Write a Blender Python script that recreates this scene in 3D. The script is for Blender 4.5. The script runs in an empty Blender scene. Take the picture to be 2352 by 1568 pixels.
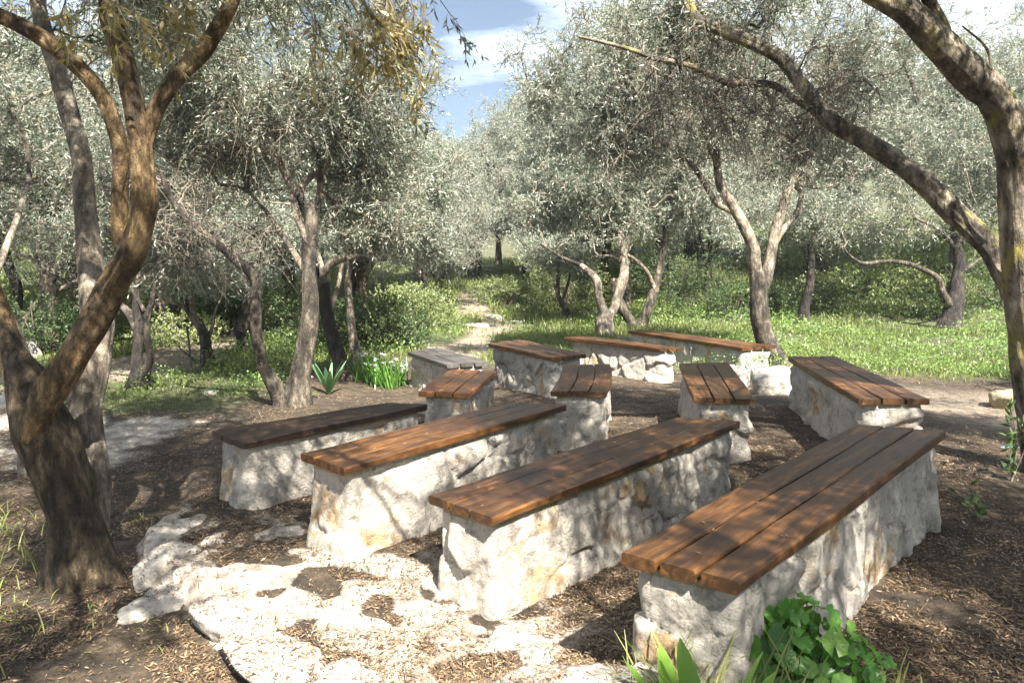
import bpy, math, random
import numpy as np
from mathutils import Vector, Matrix

# ------------------------------------------------------------------ camera, sky, sun, exposure
SC = bpy.context.scene
COL = SC.collection
F_PX, PITCH, EYE = 1753.4, 0.11337, 1.55          # focal length in 2352-wide pixels, downward tilt, eye height
CP, SP = math.cos(PITCH), math.sin(PITCH)
cam_d = bpy.data.cameras.new('camera'); cam = bpy.data.objects.new('camera', cam_d); COL.objects.link(cam)
cam.location = (0, 0, EYE); cam.rotation_euler = (math.pi/2 - PITCH, 0, 0)
cam_d.sensor_width = 36; cam_d.lens = 36*F_PX/2352; cam_d.clip_end = 1000; cam_d.clip_start = 0.05
SC.camera = cam

SUN_EL, SUN_AZ = math.radians(49), math.radians(157)      # azimuth from +Y towards +X
S = Vector((math.sin(SUN_AZ)*math.cos(SUN_EL), math.cos(SUN_AZ)*math.cos(SUN_EL), math.sin(SUN_EL)))
world = bpy.data.worlds.new('World'); SC.world = world; world.use_nodes = True
wn, wl = world.node_tree.nodes, world.node_tree.links
wn.clear()
w_out = wn.new('ShaderNodeOutputWorld'); w_bg = wn.new('ShaderNodeBackground'); w_sky = wn.new('ShaderNodeTexSky')
w_sky.sky_type = 'NISHITA'; w_sky.sun_disc = False; w_sky.sun_elevation = SUN_EL; w_sky.sun_rotation = SUN_AZ
w_sky.air_density = 1.0; w_sky.dust_density = 0.6; w_sky.ozone_density = 2.0
w_bg.inputs['Strength'].default_value = 0.03
tc = wn.new('ShaderNodeTexCoord'); mp = wn.new('ShaderNodeMapping'); mp.inputs['Scale'].default_value = (1.6, 1.6, 7.0)
nz = wn.new('ShaderNodeTexNoise'); nz.inputs['Scale'].default_value = 1.7; nz.inputs['Detail'].default_value = 6; nz.inputs['Roughness'].default_value = .55
mp.inputs['Location'].default_value = (.2, .0, .45)
cr = wn.new('ShaderNodeValToRGB'); cr.color_ramp.elements[0].position = .41; cr.color_ramp.elements[1].position = .66; cr.color_ramp.elements[0].color = (.05, .05, .05, 1)
mx = wn.new('ShaderNodeMixRGB'); mx.inputs['Color2'].default_value = (19.0, 20.5, 22.5, 1)
wl.new(tc.outputs['Generated'], mp.inputs['Vector']); wl.new(mp.outputs[0], nz.inputs['Vector']); wl.new(nz.outputs['Fac'], cr.inputs[0])
wl.new(cr.outputs[0], mx.inputs['Fac']); wl.new(w_sky.outputs[0], mx.inputs['Color1']); wl.new(mx.outputs[0], w_bg.inputs['Color']); wl.new(w_bg.outputs[0], w_out.inputs[0])
sun_d = bpy.data.lights.new('sun', 'SUN'); sun_d.energy = 5.0; sun_d.angle = math.radians(0.5); sun_d.color = (1.0, .94, .84)
sun = bpy.data.objects.new('sun', sun_d); COL.objects.link(sun); sun.rotation_euler = S.to_track_quat('Z', 'Y').to_euler(); sun.location = S*30
SC.view_settings.view_transform = 'Standard'; SC.view_settings.look = 'None'; SC.view_settings.gamma = 1
SC.view_settings.exposure = 2.1
SC.cycles.max_bounces = 6; SC.cycles.diffuse_bounces = 3; SC.cycles.glossy_bounces = 2; SC.cycles.transmission_bounces = 2
SC.cycles.transparent_max_bounces = 4

# ------------------------------------------------------------------ numpy helpers
def hash3(i, j, k, s=0):
    h = (i*374761393 + j*668265263 + k*2147483647 + s*974634777) & 0xFFFFFFFF
    h = ((h ^ (h >> 13))*1274126177) & 0xFFFFFFFF
    h = ((h ^ (h >> 16))*2246822519) & 0xFFFFFFFF
    return ((h ^ (h >> 15)) & 0xFFFFFF)/float(0xFFFFFF)
def vnoise(P, s=0):
    P = np.asarray(P, float); I = np.floor(P).astype(np.int64); f = P - I; f = f*f*(3-2*f); r = 0
    for a in (0, 1):
        for b in (0, 1):
            for c in (0, 1):
                w = (f[:, 0] if a else 1-f[:, 0])*(f[:, 1] if b else 1-f[:, 1])*(f[:, 2] if c else 1-f[:, 2])
                r = r + w*hash3(I[:, 0]+a, I[:, 1]+b, I[:, 2]+c, s)
    return r
def fbm(P, o=3, s=0):                                       # about -1 .. 1
    P = np.asarray(P, float); r = 0; a = 1; t = 0
    for k in range(o):
        r = r + a*(vnoise(P*(2**k)+k*17.3, s+k)*2-1); t += a; a *= .5
    return r/t
def xyz(x, y, z=0):
    x = np.asarray(x, float); return np.stack([x, np.broadcast_to(y, x.shape), np.broadcast_to(z, x.shape)], -1)
def unit(v): return v/np.maximum(np.linalg.norm(v, axis=-1, keepdims=True), 1e-9)
def PX(px, py, Y):                                          # the point at distance Y that the photo shows at (px, py)
    dx, dy = (px-1176)/F_PX, -(py-784)/F_PX
    t = Y/(CP+dy*SP); return np.array([dx*t, Y, EYE+(-SP+dy*CP)*t])
def RAD(w, Y): return w*.5/F_PX*Y*.94

class MB:                                                   # collects quads into ONE mesh
    def __init__(s): s.V, s.Q, s.M, s.R, s.n = [], [], [], [], 0
    def add(s, V, Q, m=0, r=None):
        V = np.asarray(V, np.float32).reshape(-1, 3); Q = np.asarray(Q, np.int64).reshape(-1, 4)
        s.V.append(V); s.Q.append(Q+s.n); s.n += len(V)
        s.M.append(np.full(len(Q), m, np.int32))
        s.R.append(np.full(len(V), .5, np.float32) if r is None else np.asarray(r, np.float32))
    def mesh(s, name, mats, smooth=True):
        V = np.concatenate(s.V); Q = np.concatenate(s.Q); M = np.concatenate(s.M); R = np.concatenate(s.R)
        me = bpy.data.meshes.new(name); me.vertices.add(len(V)); me.vertices.foreach_set('co', V.ravel())
        me.loops.add(Q.size); me.loops.foreach_set('vertex_index', Q.ravel().astype(np.int32))
        me.polygons.add(len(Q)); me.polygons.foreach_set('loop_start', np.arange(0, Q.size, 4, dtype=np.int32))
        me.polygons.foreach_set('material_index', M)
        me.polygons.foreach_set('use_smooth', np.full(len(Q), smooth))
        at = me.attributes.new('rnd', 'FLOAT', 'POINT'); at.data.foreach_set('value', R)
        for m in mats: me.materials.append(m)
        me.update(calc_edges=True); return me
    def build(s, name, mats, parent=None, smooth=True, offset=None):
        if not isinstance(mats, (list, tuple)): mats = [mats]
        if offset is not None: s.V = [v-np.asarray(offset, np.float32) for v in s.V]
        o = bpy.data.objects.new(name, s.mesh(name, mats, smooth)); COL.objects.link(o)
        if parent is not None: o.parent = parent
        return o
def tag(o, label=None, cat=None, group=None, kind=None):
    if label: o['label'] = label
    if cat: o['category'] = cat
    if group: o['group'] = group
    if kind: o['kind'] = kind
    return o
def empty(name, loc, label, cat, group=None, rz=0):
    o = bpy.data.objects.new(name, None); COL.objects.link(o); o.location = loc; o.rotation_euler = (0, 0, rz); o.empty_display_size = .2
    return tag(o, label, cat, group)
def kids(o): return [c for c in bpy.data.objects if c.parent == o]

def resample(P, R, step):
    P = np.asarray(P, float); R = np.asarray(R, float); n = len(P)
    if n == 2: P = np.array([P[0], (P[0]+P[1])/2, P[1]]); R = np.array([R[0], (R[0]+R[1])/2, R[1]]); n = 3
    E = np.vstack([2*P[0]-P[1], P, 2*P[-1]-P[-2]]); out, ro = [], []
    for i in range(n-1):
        a, b, c, d = E[i:i+4]; k = max(1, int(np.linalg.norm(c-b)/step))
        for t in np.arange(k)/k:
            out.append(.5*((2*b)+(-a+c)*t+(2*a-5*b+4*c-d)*t*t+(-a+3*b-3*c+d)*t**3)); ro.append(R[i]*(1-t)+R[i+1]*t)
    out.append(P[-1]); ro.append(R[-1]); return np.array(out), np.array(ro)
def tube(mb, P, R, sides=10, step=.06, mat=0, gnarl=0., seed=0, flare=None, cap=True, twist=0.):
    P, R = resample(P, R, step); n = len(P)
    T = unit(np.gradient(P, axis=0)); u = np.cross(T[0], (0, 1, 0.01)); u /= np.linalg.norm(u)
    A = np.linspace(0, 2*math.pi, sides, endpoint=False); V = np.empty((n, sides, 3))
    for i in range(n):
        u = u-T[i]*(u@T[i]); u /= np.linalg.norm(u); w = np.cross(T[i], u)
        V[i] = P[i]+R[i]*(np.cos(A)[:, None]*u+np.sin(A)[:, None]*w)
    if gnarl:
        C = np.repeat(P[:, None], sides, 1); D = unit(V-C).reshape(-1, 3); v = V.reshape(-1, 3)
        rr = np.repeat(R, sides)
        L = np.repeat(np.arange(n)*step, sides); ang = np.tile(A, n)+L*twist
        ribs = fbm(np.stack([np.cos(ang)*2.2+seed, np.sin(ang)*2.2, L*1.1], -1), 3, seed)        # long fluted ridges
        lump = fbm(v*5+seed, 3, seed+5); fine = fbm(np.stack([np.cos(ang)*9, np.sin(ang)*9, L*7], -1), 2, seed+9)
        d = rr*(ribs*.22+lump*.15+fine*.05-(.10*np.maximum(0, .25-np.abs(fbm(np.stack([np.cos(ang)*4+seed, np.sin(ang)*4, L*1.6], -1), 3, seed+4)))/.25 if sides > 30 else 0))*gnarl
        if flare is not None:                                # buttress roots
            z = np.clip(1-L/flare[0], 0, 1)**2
            d = d+rr*z*(flare[1]+flare[2]*np.maximum(0, np.sin(ang*2.5+seed)+.5*np.sin(ang*4+1)))
        V = (v+D*d[:, None]).reshape(n, sides, 3)
    i, j = np.meshgrid(np.arange(n-1), np.arange(sides), indexing='ij'); jn = (j+1) % sides
    Q = np.stack([i*sides+j, i*sides+jn, (i+1)*sides+jn, (i+1)*sides+j], -1).reshape(-1, 4)
    V = V.reshape(-1, 3)
    if cap:
        e = (n-1)*sides; V = np.vstack([V, P[-1]+T[-1]*R[-1]*.35]); c = len(V)-1
        Q = np.vstack([Q, [[e+k, e+(k+1) % sides, c, c] for k in range(sides)]]) if False else Q
        k = np.arange(0, sides, 2); Q = np.vstack([Q, np.stack([e+k, e+(k+1) % sides, e+(k+2) % sides, np.full(len(k), c)], -1)])
    mb.add(V, Q, mat); return P, R

# ------------------------------------------------------------------ materials
def mat(name):
    m = bpy.data.materials.new(name); m.use_nodes = True; nt = m.node_tree
    return m, nt.nodes, nt.links, nt.nodes['Principled BSDF']
def ramp(n, stops):
    r = n.new('ShaderNodeValToRGB'); e = r.color_ramp.elements
    while len(e) < len(stops): e.new(.5)
    for k, (p, c) in enumerate(stops): e[k].position = p; e[k].color = (*c, 1)
    return r
def noise(n, l, scale, detail=4, rough=.6, vec=None, dist=0):
    t = n.new('ShaderNodeTexNoise'); t.inputs['Scale'].default_value = scale; t.inputs['Detail'].default_value = detail
    t.inputs['Roughness'].default_value = rough; t.inputs['Distortion'].default_value = dist
    if vec is not None: l.new(vec, t.inputs['Vector'])
    return t
def coords(n, l, scale=(1, 1, 1), kind='Object'):
    t = n.new('ShaderNodeTexCoord'); m = n.new('ShaderNodeMapping'); m.inputs['Scale'].default_value = scale
    l.new(t.outputs[kind], m.inputs['Vector']); return m.outputs[0]
def mixc(n, l, fac, a, b, mode='MIX'):
    m = n.new('ShaderNodeMixRGB'); m.blend_type = mode
    for s, v in ((m.inputs['Fac'], fac), (m.inputs['Color1'], a), (m.inputs['Color2'], b)):
        if isinstance(v, (int, float)): s.default_value = v
        elif isinstance(v, tuple): s.default_value = (*v, 1)
        else: l.new(v, s)
    return m.outputs[0]
def bump(n, l, h, strength, dist, bsdf, prev=None):
    b = n.new('ShaderNodeBump'); b.inputs['Strength'].default_value = strength; b.inputs['Distance'].default_value = dist
    l.new(h, b.inputs['Height'])
    if prev is not None: l.new(prev, b.inputs['Normal'])
    l.new(b.outputs[0], bsdf.inputs['Normal']); return b.outputs[0]
def attr(n, name='rnd'):
    a = n.new('ShaderNodeAttribute'); a.attribute_name = name; return a.outputs['Fac']

def leaf_mat(name, tops, backs, trans=(.3, .35, .1), tw=.25, rough=.5):
    m, n, l, b = mat(name); nt = m.node_tree
    r = attr(n); a = ramp(n, tops); c = ramp(n, backs); l.new(r, a.inputs[0]); l.new(r, c.inputs[0])
    g = n.new('ShaderNodeNewGeometry'); col = mixc(n, l, g.outputs['Backfacing'], a.outputs[0], c.outputs[0])
    l.new(col, b.inputs['Base Color']); b.inputs['Roughness'].default_value = rough
    t = n.new('ShaderNodeBsdfTranslucent'); t.inputs[0].default_value = (*trans, 1)
    mxs = n.new('ShaderNodeMixShader'); mxs.inputs[0].default_value = tw
    out = n['Material Output']; l.new(b.outputs[0], mxs.inputs[1]); l.new(t.outputs[0], mxs.inputs[2]); l.new(mxs.outputs[0], out.inputs[0])
    return m
OLIVE = leaf_mat('olive_leaf', [(0, (.022, .045, .036)), (.45, (.07, .108, .08)), (.9, (.20, .24, .17)), (1, (.34, .26, .10))],
                 [(0, (.17, .19, .15)), (.5, (.34, .36, .29)), (1, (.52, .51, .41))], (.22, .27, .12), .22, .42)
OLIVE_PALE = leaf_mat('olive_leaf_pale', [(0, (.055, .09, .07)), (.5, (.17, .215, .165)), (1, (.38, .40, .31))],
                      [(0, (.24, .28, .24)), (1, (.52, .53, .45))], (.3, .34, .18), .25, .45)  # pale olive leaf; on far trees it also stands in for haze
OLIVE_GOLD = leaf_mat('olive_leaf_gold', [(0, (.05, .065, .03)), (.5, (.14, .13, .05)), (1, (.26, .20, .08))],
                      [(0, (.26, .25, .15)), (1, (.45, .38, .22))], (.5, .38, .1), .35, .42)
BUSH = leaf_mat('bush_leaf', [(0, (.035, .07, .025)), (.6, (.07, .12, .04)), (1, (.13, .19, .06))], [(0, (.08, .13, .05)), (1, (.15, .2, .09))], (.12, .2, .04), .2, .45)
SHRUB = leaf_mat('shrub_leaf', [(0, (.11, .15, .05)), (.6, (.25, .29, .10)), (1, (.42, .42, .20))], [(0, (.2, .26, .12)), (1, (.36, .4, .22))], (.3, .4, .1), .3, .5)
GRASS = leaf_mat('grass_blade', [(0, (.06, .09, .02)), (.4, (.16, .20, .045)), (.75, (.30, .31, .09)), (1, (.45, .39, .21))], [(0, (.08, .12, .04)), (1, (.26, .29, .13))], (.22, .29, .07), .28, .5)
HERB = leaf_mat('herb_leaf', [(0, (.04, .13, .022)), (.6, (.10, .25, .035)), (1, (.22, .38, .06))], [(0, (.05, .13, .03)), (1, (.15, .28, .07))], (.2, .45, .04), .35, .35)
AGLEAF = leaf_mat('strap_leaf', [(0, (.04, .09, .045)), (.6, (.08, .16, .085)), (1, (.18, .30, .17))], [(0, (.04, .09, .045)), (1, (.16, .28, .15))], (.2, .4, .1), .25, .35)
LITTER = leaf_mat('dry_leaf', [(0, (.022, .016, .011)), (.3, (.085, .055, .032)), (.7, (.25, .168, .095)), (1, (.45, .34, .22))], [(0, (.035, .027, .02)), (.6, (.20, .155, .11)), (1, (.42, .35, .27))], (.3, .2, .1), .1, .6)
PETAL = leaf_mat('white_petal', [(0, (.75, .72, .75)), (1, (.85, .82, .84))], [(0, (.75, .72, .75)), (1, (.85, .82, .84))], (.8, .75, .8), .3, .5)

def bark_mat(name, dark, mid, pale, lichen=None, lw=.6):
    m, n, l, b = mat(name); v = coords(n, l, (1, 1, .35)); o = coords(n, l)
    a = noise(n, l, 13, 9, .72, v); r = ramp(n, [(.36, dark), (.5, mid), (.63, pale)]); l.new(a.outputs[0], r.inputs[0])
    p = noise(n, l, 3.1, 6, .65, o); r2 = ramp(n, [(.38, (.42, .42, .42)), (.6, (1.25, 1.2, 1.1))]); l.new(p.outputs[0], r2.inputs[0])
    c = mixc(n, l, 1.0, r.outputs[0], r2.outputs[0], 'MULTIPLY')
    if lichen:
        q = noise(n, l, 3.7, 6, .7, o); r3 = ramp(n, [(lw-.06, (0, 0, 0)), (lw+.1, (1, 1, 1))]); l.new(q.outputs[0], r3.inputs[0]); c = mixc(n, l, r3.outputs[0], c, lichen)
    l.new(c, b.inputs['Base Color']); b.inputs['Roughness'].default_value = .85
    k = noise(n, l, 30, 8, .7, v, .15); x = bump(n, l, k.outputs[0], 1.0, .03, b); w = noise(n, l, 9, 5, .65, v, .2); bump(n, l, w.outputs[0], .9, .08, b, x)
    return m
BARK = bark_mat('bark', (.014, .012, .010), (.065, .054, .042), (.22, .19, .15))
BARK_WARM_LIT = bark_mat('bark_warm_lit', (.02, .013, .007), (.14, .092, .044), (.36, .26, .14), (.22, .16, .06), .62)  # limb bark: warm reflected light is put into the colour
BARK_TRUNK = bark_mat('bark_trunk', (.012, .010, .007), (.075, .055, .034), (.22, .17, .11))
BARK_PALE = bark_mat('bark_pale', (.055, .047, .038), (.24, .205, .165), (.46, .41, .34), (.34, .3, .12), .7)
BARK_LICHEN = bark_mat('bark_lichen', (.04, .034, .028), (.20, .17, .135), (.44, .39, .32), (.32, .28, .06), .57)  # real yellow lichen; the paler base also carries sunlight on the limbs
BARK_DARK = bark_mat('bark_dark', (.010, .008, .007), (.032, .026, .021), (.09, .075, .06))  # darker bark copy: shade on the back trunks is put into its colour
TWIG = bark_mat('twig', (.10, .085, .07), (.24, .21, .175), (.42, .38, .33))
TWIG_DARK = bark_mat('twig_dark', (.05, .045, .04), (.13, .11, .09), (.24, .21, .18))

def stone_mat(name, white, ochre, grey, amt=.5):
    m, n, l, b = mat(name); o = coords(n, l)
    t = attr(n)
    a = noise(n, l, 3.2, 7, .62, o, .3); r = ramp(n, [(.3, grey), (.42, tuple(x*.8 for x in white)), (.6, white)]); l.new(a.outputs[0], r.inputs[0])
    ad = n.new('ShaderNodeMath'); ad.operation = 'ADD'; q = noise(n, l, 5.5, 5, .6, o, .5); l.new(q.outputs[0], ad.inputs[0])
    mu = n.new('ShaderNodeMath'); mu.operation = 'MULTIPLY'; mu.inputs[1].default_value = .28; l.new(t, mu.inputs[0]); l.new(mu.outputs[0], ad.inputs[1])
    r2 = ramp(n, [(1.0-amt*.42, (0, 0, 0)), (min(1, 1.12-amt*.42), (1, 1, 1))]); l.new(ad.outputs[0], r2.inputs[0])
    c = mixc(n, l, r2.outputs[0], r.outputs[0], ochre)
    d = noise(n, l, 17, 8, .7, o); r4 = ramp(n, [(.36, (.30, .28, .26)), (.5, (1, 1, 1))]); l.new(d.outputs[0], r4.inputs[0]); c = mixc(n, l, .55, c, r4.outputs[0], 'MULTIPLY')
    l.new(c, b.inputs['Base Color']); b.inputs['Roughness'].default_value = .9
    k = noise(n, l, 26, 10, .72, o, .4); x = bump(n, l, k.outputs[0], 1.0, .035, b)
    w = n.new('ShaderNodeTexVoronoi'); w.feature = 'DISTANCE_TO_EDGE'; w.inputs['Scale'].default_value = 6; wd = noise(n, l, 5, 4, .6, o); l.new(mixc(n, l, .25, o, wd.outputs['Color']), w.inputs['Vector'])
    r5 = ramp(n, [(0, (0, 0, 0)), (.05, (1, 1, 1))]); l.new(w.outputs[0], r5.inputs[0]); bump(n, l, r5.outputs[0], .35, .01, b, x)
    r6 = ramp(n, [(0, (.6, .58, .55)), (.02, (.85, .84, .82)), (.04, (1, 1, 1))]); l.new(w.outputs[0], r6.inputs[0]); qn = noise(n, l, 2.1, 3, .6, o); r7 = ramp(n, [(.46, (0, 0, 0)), (.6, (.8, .8, .8))]); l.new(qn.outputs[0], r7.inputs[0])
    l.new(mixc(n, l, r7.outputs[0], c, mixc(n, l, 1., c, r6.outputs[0], 'MULTIPLY')), b.inputs['Base Color'])
    return m
STONE = stone_mat('limestone', (.60, .555, .485), (.47, .335, .19), (.38, .355, .32), .62)
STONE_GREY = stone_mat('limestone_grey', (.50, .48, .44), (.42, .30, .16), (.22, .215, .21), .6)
SLAB = stone_mat('limestone_slab', (.66, .61, .54), (.42, .34, .24), (.30, .28, .25), .5)
MORTAR = stone_mat('mortar', (.46, .41, .28), (.36, .32, .12), (.27, .24, .15), .9)

def wood_mat(name, dark, mid, warm):
    m, n, l, b = mat(name); v = coords(n, l, (1, 9, 9)); o = coords(n, l)
    t = attr(n); a = noise(n, l, 2.6, 8, .62, v, 1.0); r = ramp(n, [(.25, dark), (.5, mid), (.75, warm)]); l.new(a.outputs[0], r.inputs[0])
    f = noise(n, l, 3.1, 4, .6, o); r2 = ramp(n, [(.34, (.58, .56, .55)), (.6, (1.18, 1.14, 1.08))]); l.new(f.outputs[0], r2.inputs[0])
    c = mixc(n, l, 1.0, r.outputs[0], r2.outputs[0], 'MULTIPLY')
    r3 = ramp(n, [(0, (.82, .8, .78)), (1, (1.18, 1.15, 1.1))]); l.new(t, r3.inputs[0]); c = mixc(n, l, 1.0, c, r3.outputs[0], 'MULTIPLY')
    l.new(c, b.inputs['Base Color'])
    g = coords(n, l, (2, 60, 60)); k = noise(n, l, 3, 6, .7, g, .5); bump(n, l, k.outputs[0], .35, .004, b)
    rr = n.new('ShaderNodeMapRange'); rr.inputs['To Min'].default_value = .36; rr.inputs['To Max'].default_value = .68; l.new(f.outputs[0], rr.inputs[0]); l.new(rr.outputs[0], b.inputs['Roughness'])
    return m
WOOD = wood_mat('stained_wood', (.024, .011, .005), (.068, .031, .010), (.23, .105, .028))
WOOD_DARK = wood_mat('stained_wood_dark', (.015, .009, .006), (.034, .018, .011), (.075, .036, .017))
WOOD_SUNLIT = wood_mat('stained_wood_sunlit', (.15, .062, .024), (.30, .13, .05), (.42, .21, .09))  # brighter copy: sunlight on the planks is put into the colour
WOOD_SKY_SHEEN = wood_mat('sky_sheen_wood', (.035, .034, .036), (.075, .073, .076), (.14, .125, .115))  # grey of the reflected sky is put into the plank colour

def plain(name, c, rough=.6, metal=0):
    m, n, l, b = mat(name); k = noise(n, l, 20, 4, .6, coords(n, l)); r = ramp(n, [(.3, tuple(x*.7 for x in c)), (.7, c)]); l.new(k.outputs[0], r.inputs[0])
    l.new(r.outputs[0], b.inputs['Base Color']); b.inputs['Roughness'].default_value = rough; b.inputs['Metallic'].default_value = metal; return m
IRON = plain('dark_iron', (.03, .03, .03), .6); BLUE = plain('blue_plastic', (.1, .4, .65), .4); PAPER = plain('white_paper', (.75, .75, .75), .7)

# ------------------------------------------------------------------ terrain
BENCH = {  # pixel corners of each seat top: near width edge (2), then far edge; fitted height of the top
 'B1': ([(487, 987), (558, 1016), (983, 928), (888, 924)], -.016), 'B2': ([(687, 1040), (794, 1072), (1302, 928), (1166, 925)], .044),
 'B3': ([(980, 1135), (1133, 1188), (1699, 967), (1554, 958)], -.036), 'B4': ([(1427, 1261), (1700, 1336), (2172, 987), (1963, 975)], .086),
 'M1': ([(960, 896.6), (1080.6, 902), (1140, 851), (1034, 848)], -.018), 'M2': ([(1263, 897), (1394, 898.5), (1400.6, 836), (1291, 837)], .042),
 'M3': ([(1592, 913), (1736, 914), (1674, 832), (1560, 834)], .06), 'F1': ([(1026.8, 837), (1120.7, 829), (1002.7, 798.4), (936.6, 807.6)], -.094),
 'F2': ([(1266, 818.7), (1347.8, 813), (1195.6, 779), (1122, 787.8)], .024), 'F3': ([(1516.6, 798), (1572, 799), (1351.5, 771.5), (1295.8, 774)], -.043),
 'F4': ([(1704.6, 797), (1782.5, 792), (1474, 755.6), (1444, 759)], -.122), 'R9': ([(1971, 914), (2138, 914), (1916, 816), (1811, 819)], .128)}
def top_corners(k):
    c, dz = BENCH[k]; z = .45+dz; out = []
    for px, py in c:
        dx, dy = (px-1176)/F_PX, -(py-784)/F_PX; t = (z-EYE)/(-SP+dy*CP); out.append((dx*t, (CP+dy*SP)*t))
    return np.array(out), z
CORN = {k: top_corners(k) for k in BENCH}
FOOT = {k: v[1]-.45 for k, v in CORN.items()}; FOOT.update(B1=-.01, B2=.0, B3=-.13, B4=-.02)      # ground height at each bench
LEDGE = np.array([(-2.6, 6.6), (-2.35, 5.4), (-2.08, 4.75), (-2.06, 4.22), (-1.93, 3.95), (-1.76, 3.67), (-1.62, 3.62), (-1.3, 3.24), (-1.13, 3.04), (-.9, 2.78), (-.62, 2.58), (-.45, 2.2), (-.2, 1.6)])
def ledge_sd(x, y):                                         # > 0 on the benches' side of the stone ledge
    P = np.stack([x, y], -1); best = np.full(x.shape, 9.); sgn = np.ones(x.shape)
    for a, b in zip(LEDGE[:-1], LEDGE[1:]):
        d = b-a; t = np.clip(((P-a)@d)/(d@d), 0, 1); q = a+t[..., None]*d; r = np.linalg.norm(P-q, axis=-1)
        s = np.sign(d[0]*(P[..., 1]-a[1])-d[1]*(P[..., 0]-a[0])); m = r < best
        best = np.where(m, r, best); sgn = np.where(m, s, sgn)
    return best*sgn
def sm(a, b, x): t = np.clip((x-a)/(b-a), 0, 1); return t*t*(3-2*t)
def gz(x, y, detail=True):
    x = np.asarray(x, float); y = np.asarray(y, float); sh = np.broadcast(x, y).shape; x = np.broadcast_to(x, sh).ravel(); y = np.broadcast_to(y, sh).ravel()
    num = np.zeros(x.shape); den = np.full(x.shape, .12)
    for k, (c, z) in CORN.items():
        for t in (.15, .5, .85):
            q = (c[0]+c[1])/2*(1-t)+(c[2]+c[3])/2*t; w = np.exp(-((x-q[0])**2+(y-q[1])**2)/.5); num += w*FOOT[k]; den += w
    z = num/den*.95
    P = xyz(x, y)
    z += .05*fbm(P*.35, 2, 3)*sm(7, 14, np.hypot(x, y))+.5*fbm(P*.06, 2, 8)*sm(16, 40, y)
    near = np.exp(-((x+1.3)**2+(y-3.6)**2)/6.)
    sd = ledge_sd(x, y)+.06*fbm(P*3.1, 3, 2); z += -.09*(1-sm(-.05, .03, sd))*sm(7.4, 5.6, y)
    z += sm(15, 42, y)*(1.3+2.2*sm(0, 14, x)+.5*sm(-4, -20, x))                      # the ground climbs behind the grove, most on the right
    z += 9*sm(38, 110, y)
    if detail: z += .012*fbm(P*2.3, 3, 11)+.006*fbm(P*9, 2, 12)
    return z.reshape(sh)
def G(x, y): return float(gz(np.array([x]), np.array([y]))[0])

def poly_d(x, y, pts):
    P = np.stack([x, y], -1); best = np.full(x.shape, 99.)
    pts = np.array(pts, float)
    for a, b in zip(pts[:-1], pts[1:]):
        d = b-a; t = np.clip(((P-a)@d)/(d@d), 0, 1); best = np.minimum(best, np.linalg.norm(P-(a+t[..., None]*d), axis=-1))
    return best
LPATH = [(-14, 8.5), (-9, 8.3), (-6.4, 8.8), (-5.4, 9.7), (-5.2, 11), (-5.3, 12.5), (-5.5, 15)]
CPATH = [(-.9, 11.5), (-.6, 14.5), (-.1, 16.5), (-.9, 19), (-1.2, 24)]
RPATH = [(3.5, 8.6), (4.6, 7.6), (7, 7.2), (12, 7.6)]
def masks(x, y):
    P = xyz(x, y); n1 = fbm(P*.9, 3, 31); n2 = fbm(P*2.6, 3, 32)
    path = np.maximum(sm(1.05, .6, poly_d(x, y, LPATH)+.35*n1), sm(.75, .3, poly_d(x, y, CPATH)+.4*n1)*.95)
    path = np.maximum(path, .75*sm(1.3, .3, poly_d(x, y, RPATH)+.5*n1))
    bare = sm(10.2, 8.6, np.hypot((x-.6)*.95, y-1.5)+.9*n1)                        # mulch floor of the seating circle
    leftg = sm(-2.4, -3.1, x+.4*n1)*sm(7.2, 7.9, y+.3*n1)
    bare = bare*(1-leftg)
    grass = np.clip((1-bare)*(1-path)*(.55+.9*sm(-.4, .35, n1)), 0, 1)
    grass = np.where(x < -1.6, np.maximum(grass*.9, .0), grass)
    sd = ledge_sd(x, y)
    front = sm(.02, .12, sd+.05*n2)*sm(1.5, .5, sd+.45*n1-.12)*sm(5.0, 3.6, y)*sm(-2.4, -1.5, x)
    slabs = front*sm(-.22, .2, n2*.6+.7*fbm(P*8, 2, 34)+.3*n1+.02)
    slabs = np.maximum(slabs, sm(.15, .05, np.abs(sd+.05*n2-.03))*sm(4.9, 4.3, y)*(.5+.5*sm(-.2,.2,n1)))
    tongue = sm(.55, .25, np.hypot((x-.25)/1.0, (y-2.55)/.6)+.25*n2)
    slabs = np.maximum(slabs, tongue)
    pale = sm(-2.5, -3.2, x+.3*n1)*sm(7.7, 7.2, y+.2*n1)*sm(5.2, 6.0, y+.5*n1)*(.35+.65*sm(-.3, .2, n2))   # pale trodden stone on the far left
    return path, grass, slabs, pale
def grid_axis(stops):
    out = []
    for (a, b, n) in stops: out += list(np.linspace(a, b, n, endpoint=False))
    out.append(stops[-1][1]); return np.array(out)
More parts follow.
